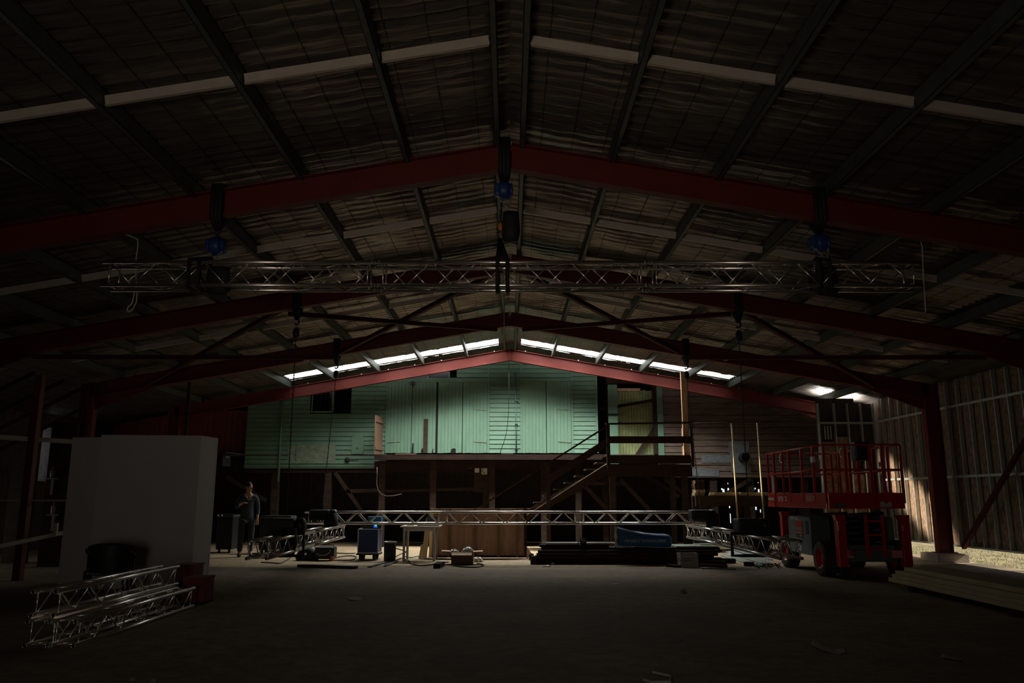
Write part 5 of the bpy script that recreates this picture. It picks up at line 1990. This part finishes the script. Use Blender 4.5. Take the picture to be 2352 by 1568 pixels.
# crate
q0, q1 = atz(1564, 1307), atz(1603, 1307)
Yk = 18.35
x0, x1 = at(1564, 1300, Yk).x, at(1604, 1300, Yk).x
hz = at(1580, 1270, Yk).z
t = thing('milk_crate', 'grey slatted plastic crate on the floor at the front of the timber pile', 'crate', ((x0 + x1) / 2, Yk + .18, 0))
b = MB()
def crate_side(p, q, nrm):
    p, q, nrm = Vector(p), Vector(q), Vector(nrm)
    d = q - p
    for z0_, z1_ in ((.0, .1), (hz - .1, hz - .07), (hz - .03, hz)):
        b.bar(p + Vector((0, 0, (z0_ + z1_) / 2)), q + Vector((0, 0, (z0_ + z1_) / 2)), .014, z1_ - z0_)
    for i in range(10):
        if i in (0, 9):
            w_ = .045
        else:
            w_ = .014
        c = p + d * ((i + .5) / 10)
        b.box((c.x - (w_ / 2 if abs(d.x) > .01 else .006), c.y - (w_ / 2 if abs(d.y) > .01 else .006), .0), (c.x + (w_ / 2 if abs(d.x) > .01 else .006), c.y + (w_ / 2 if abs(d.y) > .01 else .006), hz))
    b.bar(p + Vector((0, 0, hz * .5)), q + Vector((0, 0, hz * .5)), .012, .012)
crate_side((x0, Yk, 0), (x1, Yk, 0), (0, -1, 0))
crate_side((x0, Yk + .36, 0), (x1, Yk + .36, 0), (0, 1, 0))
crate_side((x0, Yk, 0), (x0, Yk + .36, 0), (-1, 0, 0))
crate_side((x1, Yk, 0), (x1, Yk + .36, 0), (1, 0, 0))
b.build('slatted_sides', M_CRATE, t)
MB().box((x0, Yk, .001), (x1, Yk + .36, .012)).build('base', M_CRATE, t)
floor_board('dark board on the floor left of the grey crate', (1534, 1301), (1563, 1303), .16, .05, M_DTIM)
floor_board('long dark red board on the floor right of the grey crate, at the back', (1612, 1296), (1668, 1297), .18, .09, M_DTIM)
floor_board('long dark red board on the floor right of the grey crate, in front', (1606, 1300), (1668, 1303), .2, .05, M_DTIM)
floor_board('thin dark board on the floor right of the grey crate, nearest the camera', (1612, 1306), (1690, 1307), .1, .02, M_BLACKP)
# steel studs lying on the floor
for j in range(9):
    a, c = atz(1655 + j * 6.0, 1274 - j * 1.0, .03), atz(1738 + j * 6.4, 1298 - j * .35 + (j % 3) * .8, .03)
    z = .02 + .045 * (j // 3)
    a.z = c.z = z
    if j // 3:
        a += Vector((-.05 * (j // 3), 0, 0))
        c += Vector((-.05 * (j // 3), .1, 0))
    b = MB()
    b.bar(a, c, .04, .004)
    d = (c - a).normalized()
    sN = d.cross(Vector((0, 0, 1))).normalized()
    b.bar(a + sN * .018 + Vector((0, 0, .015)), c + sN * .018 + Vector((0, 0, .015)), .004, .03)
    b.bar(a - sN * .018 + Vector((0, 0, .015)), c - sN * .018 + Vector((0, 0, .015)), .004, .03)
    tag(b.build('steel_channel', M_STUD), 'bright steel channel on the floor below the right side truss, %s from the left' % ordn[j], 'channel', 'steel channels on the floor')
b = MB()
for i in range(40):
    q = atz(random.uniform(1735, 1792), random.uniform(1294, 1303), .03)
    d = Vector((random.uniform(-1, 1), random.uniform(-1, 1), random.uniform(-.2, .5))).normalized() * .06
    b.bar(q - d * .8, q + d * .8, .02, .015)
tag(b.build('bracket_heap', M_BLACK), 'heap of small black brackets at the end of the steel channels', 'brackets', None, 'stuff')
floor_board('short dark block left of the black bracket heap', (1712, 1299), (1729, 1300), .16, .09, M_DTIM2)

# ------------------------------------------------------------------ scissor lift
LX, LY = 7.02, 17.4
lift = thing('scissor_lift', 'red and grey self-propelled scissor lift parked at the right with its railings up', 'scissor lift', (LX, LY, 0))
hw, hl = .87, 1.5


def lp(name, b, m, par=None):
    return b.build(name, m, par or lift, local=True)


b = MB().bbox((-.5, -hl + .1, .3), (.5, hl - .1, .62), .02)
b.bbox((-.42, -hl - .02, .34), (.42, -hl + .15, .52), .01)
lp('chassis', b, M_LGREY)
wheels = []
for sx in (-1, 1):
    for sy in (-1, 1):
        c = (sx * (hw - .14), sy * 1.02, .34)
        b = MB()
        prof = [(.19, -.12), (.30, -.13), (.335, -.1), (.34, -.04), (.34, .04), (.335, .1), (.30, .13), (.19, .12)]
        b.lathe(c, prof, 28, 'x')
        for i in range(24):
            a_ = 2 * PI * i / 24
            yy, zz = math.cos(a_) * .342, math.sin(a_) * .342
            for s_ in (-1, 1):
                off = .09 * s_
                a2 = a_ + s_ * .09
                y2, z2 = math.cos(a2) * .342, math.sin(a2) * .342
                b.bar((c[0] + .0 * s_, c[1] + yy, c[2] + zz), (c[0] + .11 * s_, c[1] + y2, c[2] + z2), .035, .03, up=(0, yy, zz))
        w = lp('wheel', b, M_TYRE)
        rb_ = MB().lathe(c, [(0, sx * .06), (.06, sx * .07), (.08, sx * .05), (.16, sx * .03), (.19, sx * .1), (.205, sx * .125), (.2, -sx * .12), (0, -sx * .12)], 24, 'x')
        for i in range(8):
            a_ = 2 * PI * i / 8
            rb_.tube((c[0] + sx * .04, c[1] + .11 * math.cos(a_), c[2] + .11 * math.sin(a_)), (c[0] + sx * .065, c[1] + .11 * math.cos(a_), c[2] + .11 * math.sin(a_)), .013, 6)
        lp('rim', rb_, M_LRED, w)
# side engine and hydraulic hoods
for sx in (-1, 1):
    b = MB()
    x_in, x_out = sx * .46, sx * (hw - .02)
    pr = [(-.66, .38), (.66, .38), (.66, 1.1), (.6, 1.16), (-.6, 1.16), (-.66, 1.1)]
    vs = [(x_in, y, z) for y, z in pr] + [(x_out, y, z - (.0 if z < 1 else .03)) for y, z in pr]
    n = len(pr)
    b.add(vs, [list(range(n)), list(reversed(range(n, 2 * n)))] + [(i, i + n, (i + 1) % n + n, (i + 1) % n) for i in range(n)])
    hd_ = lp('hood', b, M_LGREY)
    if sx < 0:
        xo = x_out
        lp('vent_slot', MB().bbox((xo - .006, -.54, .78), (xo + .01, -.38, 1.06), .004), M_BLACK, hd_)
        lp('hire_sign', MB().box((xo - .008, -.2, .8), (xo + .0, .2, 1.06)), M_SIGNR, hd_)
        lp('sign_base', MB().box((xo - .008, -.2, .68), (xo + .0, .2, .79)), M_BLACKP, hd_)
        b = MB()
        for z_ in (.68, .795, 1.06):
            b.box((xo - .011, -.205, z_ - .006), (xo - .007, .205, z_ + .006))
        lp('sign_edge', b, M_TLET, hd_)
        text_mesh('sign_lettering', 'KENNARDS', .082, M_TLET, hd_, (xo - .011, 0, .875), (PI / 2, 0, -PI / 2), .002, .92)
        text_mesh('sign_lettering', 'HIRE', .07, M_TLET, hd_, (xo - .011, -.09, .735), (PI / 2, 0, -PI / 2), .002, .9)
        text_mesh('model_lettering', 'SJ6832 RT 4x4', .085, M_PLATE, hd_, (xo - .004, .28, 1.085), (PI / 2, 0, -PI / 2), .002, .85)
        lp('label_plate', MB().box((xo - .006, -.06, .42), (xo, .06, .54)), M_PLATE, hd_)
        lp('label_plate', MB().prism([(-.04, .5), (.04, .5), (0, .6)], 0, .001), M_PLATE, hd_) if False else None
# corner levelling jacks
for sx in (-1, 1):
    for sy in (-1, 1):
        x_, y_ = sx * .62, sy * (hl + .08)
        b = MB()
        b.bbox((x_ - .085, y_ - .08, .22), (x_ + .085, y_ + .08, 1.1), .012)
        pr = [(x_ - .085, 1.1), (x_ + .085 + (.0), 1.1), (x_ + .085, 1.2), (x_ - .12 * (1 if sx > 0 else .9), 1.2)]
        b.prism(pr, y_ - .08, y_ + .08)
        jk = lp('levelling_jack', b, M_LRED)
        b = MB().tube((x_, y_, .1), (x_, y_, .24), .045, 10)
        b.lathe((x_, y_, .06), [(0, 0), (.13, 0), (.13, .03), (.05, .05), (0, .05)], 14)
        lp('jack_foot', b, M_BLACK, jk)
        lp('jack_label', MB().box((x_ - sx * .0 - .084, y_ - .087, .9), (x_ - .05, y_ - .079, 1.0)), M_TLET, jk) if sy < 0 else None
        lp('jack_arm', MB().bar((sx * .3, sy * (hl - .1), .46), (x_, y_, .46), .14, .14), M_LRED, jk)
# entry ladder on the near end
b = MB()
for xx in (-.12, .2):
    b.bar((xx, -hl - .1, .4), (xx, -hl - .1, 1.2), .05, .06)
for z_ in (.55, .82, 1.08):
    b.bar((-.12, -hl - .1, z_), (.2, -hl - .1, z_), .04, .04)
lp('ladder', b, M_LRED)
# scissor pack
b = MB()
for sx in (-.36, .36):
    for q in range(5):
        z_ = .68 + q * .12
        tl_ = .05 if q % 2 else -.05
        b.bar((sx, -1.3, z_ - tl_), (sx, 1.3, z_ + tl_), .05, .09)
for y_ in (-1.25, 0, 1.25):
    for q in range(4):
        b.tube((-.4, y_, .72 + q * .12), (.4, y_, .72 + q * .12), .03, 8)
lp('scissor_arms', b, M_BLACKP)
# platform
ZP0, ZP1 = 1.32, 1.62
pxl, pxr, pyn, pyf = -.92, .58, -1.78, 1.62
lp('platform_floor', MB().box((pxl + .04, pyn + .04, ZP0 + .02), (pxr - .04, pyf - .04, ZP0 + .1)), M_LGREY)
b = MB().bbox((pxl - .01, pyn, ZP0), (pxl + .03, pyf - .42, ZP1), .008)
sd = lp('toe_board', b, M_LRED)
b = MB()
b.bbox((pxl - .035, pyf - .46, ZP0 + .11), (pxl + .03, pyf, ZP1), .008)
b.bbox((pxl - .045, pyf - .46, ZP0), (pxl + .03, pyf + .02, ZP0 + .095), .008)
ex = lp('deck_extension', b, M_LRED)
b = MB()
for i in range(4):
    yc_ = pyf - .06 - i * .1
    b.box((pxl - .039, yc_ - .028, ZP1 - .15), (pxl - .034, yc_ + .028, ZP1 - .1))
lp('white_marks', b, M_PLATE, ex)
b = MB()
for i in range(5):
    yc_ = pyf - .01 - i * .1
    b.box((pxl - .039, yc_ - .022, ZP1 - .15), (pxl - .034, yc_ + .022, ZP1 - .1))
lp('black_marks', b, M_BLACK, ex)
lp('toe_board', MB().bbox((pxr - .03, pyn, ZP0), (pxr + .01, pyf, ZP1), .008), M_LRED)
nb = lp('toe_board', MB().bbox((pxl + .03, pyn - .01, ZP0), (pxr - .03, pyn + .03, ZP1), .008), M_LRED)
lp('toe_board', MB().bbox((pxl + .03, pyf - .03, ZP0), (pxr - .03, pyf + .01, ZP1), .008), M_LRED)
lp('label_plate', MB().box((.1, pyn - .014, ZP0 + .03), (.32, pyn - .009, ZP0 + .13)), M_TLET, nb)
lp('label_plate', MB().box((-.78, pyn - .014, ZP0 + .02), (-.55, pyn - .009, ZP0 + .1)), M_LGREY, nb)
text_mesh('maker_lettering', 'SKYJACK', .15, M_PLATE, sd, (pxl - .0115, .7, ZP0 + .175), (PI / 2, 0, -PI / 2), .002, .95)
text_mesh('model_lettering', 'SJ6832 RT', .16, M_TLET, sd, (pxl - .0115, -1.0, ZP0 + .19), (PI / 2, 0, -PI / 2), .002, .8)
# guard rails
ZRL, ZML = 2.54, 2.06
rr_ = .021


def rail(name, *segs):
    b = MB()
    for p, q in segs:
        b.tube(p, q, rr_, 8)
    return lp(name, b, M_LRED)


for x_ in (pxl, pxr):
    rail('top_rail', ((x_, pyn, ZRL), (x_, pyf, ZRL)))
    rail('middle_rail', ((x_, pyn, ZML), (x_, pyf, ZML)))
for y_ in (pyn, pyf):
    rail('top_rail', ((pxl, y_, ZRL), (pxr, y_, ZRL)))
    rail('middle_rail', ((pxl, y_, ZML), (pxr, y_, ZML)))
for y_ in (pyf, pyf - .45, pyf - 1.02, pyf - 1.45, pyf - 2.2, pyn + .55, pyn):
    for x_ in (pxl, pxr):
        b = MB().bar((x_, y_, ZP0 + .1), (x_, y_, ZRL), .045, .045, up=(0, 1, 0))
        lp('rail_post', b, M_LRED)
for x_ in (-.5, -.02, .22):
    b = MB().bar((x_, pyn, ZP0 + .1), (x_, pyn, ZRL), .05, .045, up=(0, 1, 0))
    lp('rail_post', b, M_LRED)
# control box, documents tube, harness loops
cb_ = lp('control_box', MB().bbox((-.28, pyn + .03, ZRL - .3), (.02, pyn + .25, ZRL + .06), .03), M_BLACKP)
lp('control_lever', MB().tube((-.13, pyn + .12, ZRL + .05), (-.13, pyn + .12, ZRL + .14), .018, 8), M_BLACK, cb_)
lp('manual_box', MB().bbox((pxl + .03, pyf - .3, ZML - .42), (pxl + .1, pyf - .08, ZML - .03), .01), M_CRATE)
for y_ in (pyf - 1.05, pyn + .0):
    xx = pxl if y_ > 0 else -.52
    b = MB().path([(xx - .03 + .0, y_ - .06, ZRL - .06), (xx - .03, y_ + .08, ZRL - .09), (xx - .03, y_ + .1, ZRL - .2), (xx - .03, y_ + .02, ZRL - .25), (xx - .03, y_ - .06, ZRL - .24)], .012, 6)
    lp('harness_loop', b, M_STUD)
lp('gate_latch', MB().bbox((pxl - .03, pyn + .5, ZRL - .32), (pxl + .03, pyn + .62, ZRL - .2), .01), M_PLATE)

# ------------------------------------------------------------------ stacked pine planks, lower right
gy0 = 14.4
z = .1
lay = ['bottom', 'second', 'third', 'top']
for bi, y in enumerate((13.7, 11.0, 8.9)):
    b = MB().box((6.62, y - .06, 0), (7.78, y + .06, .098))
    tag(b.build('timber_bearer', M_DTIM2), '%s bearer block under the pine plank stack at lower right' % ['far', 'middle', 'near'][bi], 'bearer', 'bearers under the pine stack')
for l in range(4):
    nb_ = 5 if l < 3 else 3
    for k_ in range(nb_):
        x0 = 6.6 + k_ * .225 + .012 * math.sin(l * 3 + k_)
        if l == 3:
            x0 += .06
        yE = gy0 - .14 * ((l * 5 + k_ * 3) % 4) - (.05 if l == 3 else 0)
        yN = 7.6 + .2 * ((l * 3 + k_ * 7) % 3)
        ymid = 10.75 if (l < 2 and k_ == 0) else None
        b = MB()
        b.bbox((x0, yN, z + .001), (x0 + .218, yE, z + .069), .004)
        tag(b.build('pine_plank', M_PINE), 'long pale pine plank in the stack at lower right, %s layer, %s from the left' % (lay[l], ordn[k_]), 'plank', 'pine planks in the stack')
    z += .07

# ------------------------------------------------------------------ outside on the right: grass, earth, kerb
b = MB().add([(XW_R + .08, 5, -.06), (45, 5, -.06), (45, 45, -.06), (XW_R + .08, 45, -.06)], [(0, 1, 2, 3)])
struct('ground_outside', b, M_GRASS, 'sunlit grass ground seen through the gap below the right wall', 'ground')
b = MB()
for i in range(9000):
    x = XW_R + .16 + 4.6 * random.random() ** 1.3
    y = random.uniform(13.4, 27)
    h_ = random.uniform(.02, .06)
    a_ = random.uniform(0, PI)
    dx, dy = math.cos(a_) * .006, math.sin(a_) * .006
    lx, ly = random.uniform(-.03, .03), random.uniform(-.03, .03)
    b.add([(x - dx, y - dy, -.06), (x + dx, y + dy, -.06), (x + lx, y + ly, -.06 + h_)], [(0, 1, 2)])
o = b.build('grass', M_BLADE)
tag(o, 'short sunlit grass outside below the right wall', 'grass', None, 'stuff')
b = MB().box((XW_R + 5.6, 10, -.06), (XW_R + 5.9, 45, 1.2))
struct('wall_outside', b, M_BRICK, 'low earth coloured wall outside beyond the grass')

# ------------------------------------------------------------------ light
W = bpy.data.worlds.new('World')
SC.world = W
W.use_nodes = True
bg = W.node_tree.nodes['Background']
bg.inputs['Color'].default_value = (0.80, 0.90, 1.0, 1)
bg.inputs['Strength'].default_value = 1.1


def lamp(name, kind, loc, target, energy, col=(1, 1, 1), **kw):
    d = bpy.data.lights.new(name, kind)
    d.energy = energy
    d.color = col
    for k_, v in kw.items():
        setattr(d, k_, v)
    o = bpy.data.objects.new(name, d)
    COL.objects.link(o)
    o.location = loc
    v = Vector(target) - Vector(loc)
    o.rotation_euler = v.to_track_quat('-Z', 'Y').to_euler()
    return o


lamp('sun', 'SUN', (30, 15, 12.5), (10, 17.5, 0), 8.5, (1.0, 0.93, 0.82), angle=0.01)
# daylight coming in by the doorway behind the camera
lamp('doorway_daylight', 'AREA', (-1.9, Y0 - .25, 1.2), (-.2, 6, 4.8), 40, (1.0, 0.84, 0.68), shape='RECTANGLE', size=1.3, size_y=2.1, spread=math.radians(100))
# added spot, shaped to throw the diagonal light patch on the right wall
ws = lamp('window_sun', 'SPOT', (XW_L - 6.0, 24.9, 3.65), (11.1, 22.3, 1.5), 105000, (1.0, .82, .62), spot_size=math.radians(10.8), spot_blend=.7, shadow_soft_size=.12)
zax = (ws.location - Vector((11.1, 22.3, 1.5))).normalized()
xax = Vector((0, -3.9, -2.4))
xax = (xax - zax * xax.dot(zax)).normalized()
yax = zax.cross(xax)
ws.rotation_euler = Matrix((xax, yax, zax)).transposed().to_euler()
ws.scale = (1, .21, 1)
# daylight falling in through the translucent roof sheets
for side in (-1, 1):
    for i in range(5):
        x0_, x1_ = (0.3 if i == 0 else PX[i] + .04), PX[i + 1] - .04
        xm_ = (x0_ + x1_) / 2
        e_ = (1.1, 1.0, .52, .17, .06)[i] if side < 0 else (1.1, 1.05, .8, .45, .25)[i]
        lamp('roof_sheet_daylight', 'AREA', (side * xm_, 24.5, ceil_z(xm_) - .0), (side * xm_, 24.25, 0), 160 * e_ * (x1_ - x0_) / 1.35, (.96, 1.0, .95), shape='RECTANGLE', size=x1_ - x0_, size_y=.55, spread=math.radians(114))
lamp('left_floor_fill', 'AREA', (XW_L - .2, 18.2, .9), (-10, 18.0, 0), 8, (1.0, .78, .6), shape='RECTANGLE', size=2.2, size_y=1.2)  # fill added outside the low opening to light the far left floor
# daylight from the open eave behind the far right return wall
lamp('eave_daylight', 'AREA', (10.2, 24.7, 3.9), (10.2, 24.4, 5), 60, (1, .97, .9), shape='RECTANGLE', size=1.2, size_y=.5, spread=math.radians(110))
vs_ = SC.view_settings
vs_.view_transform = 'Standard'
vs_.look = 'None'
vs_.gamma = 1.0
vs_.exposure = 0.0
vs_.use_curve_mapping = False
SC.display_settings.display_device = 'sRGB'
SC.cycles.max_bounces = 8
SC.cycles.diffuse_bounces = 3
SC.cycles.glossy_bounces = 4
SC.cycles.sample_clamp_indirect = 3
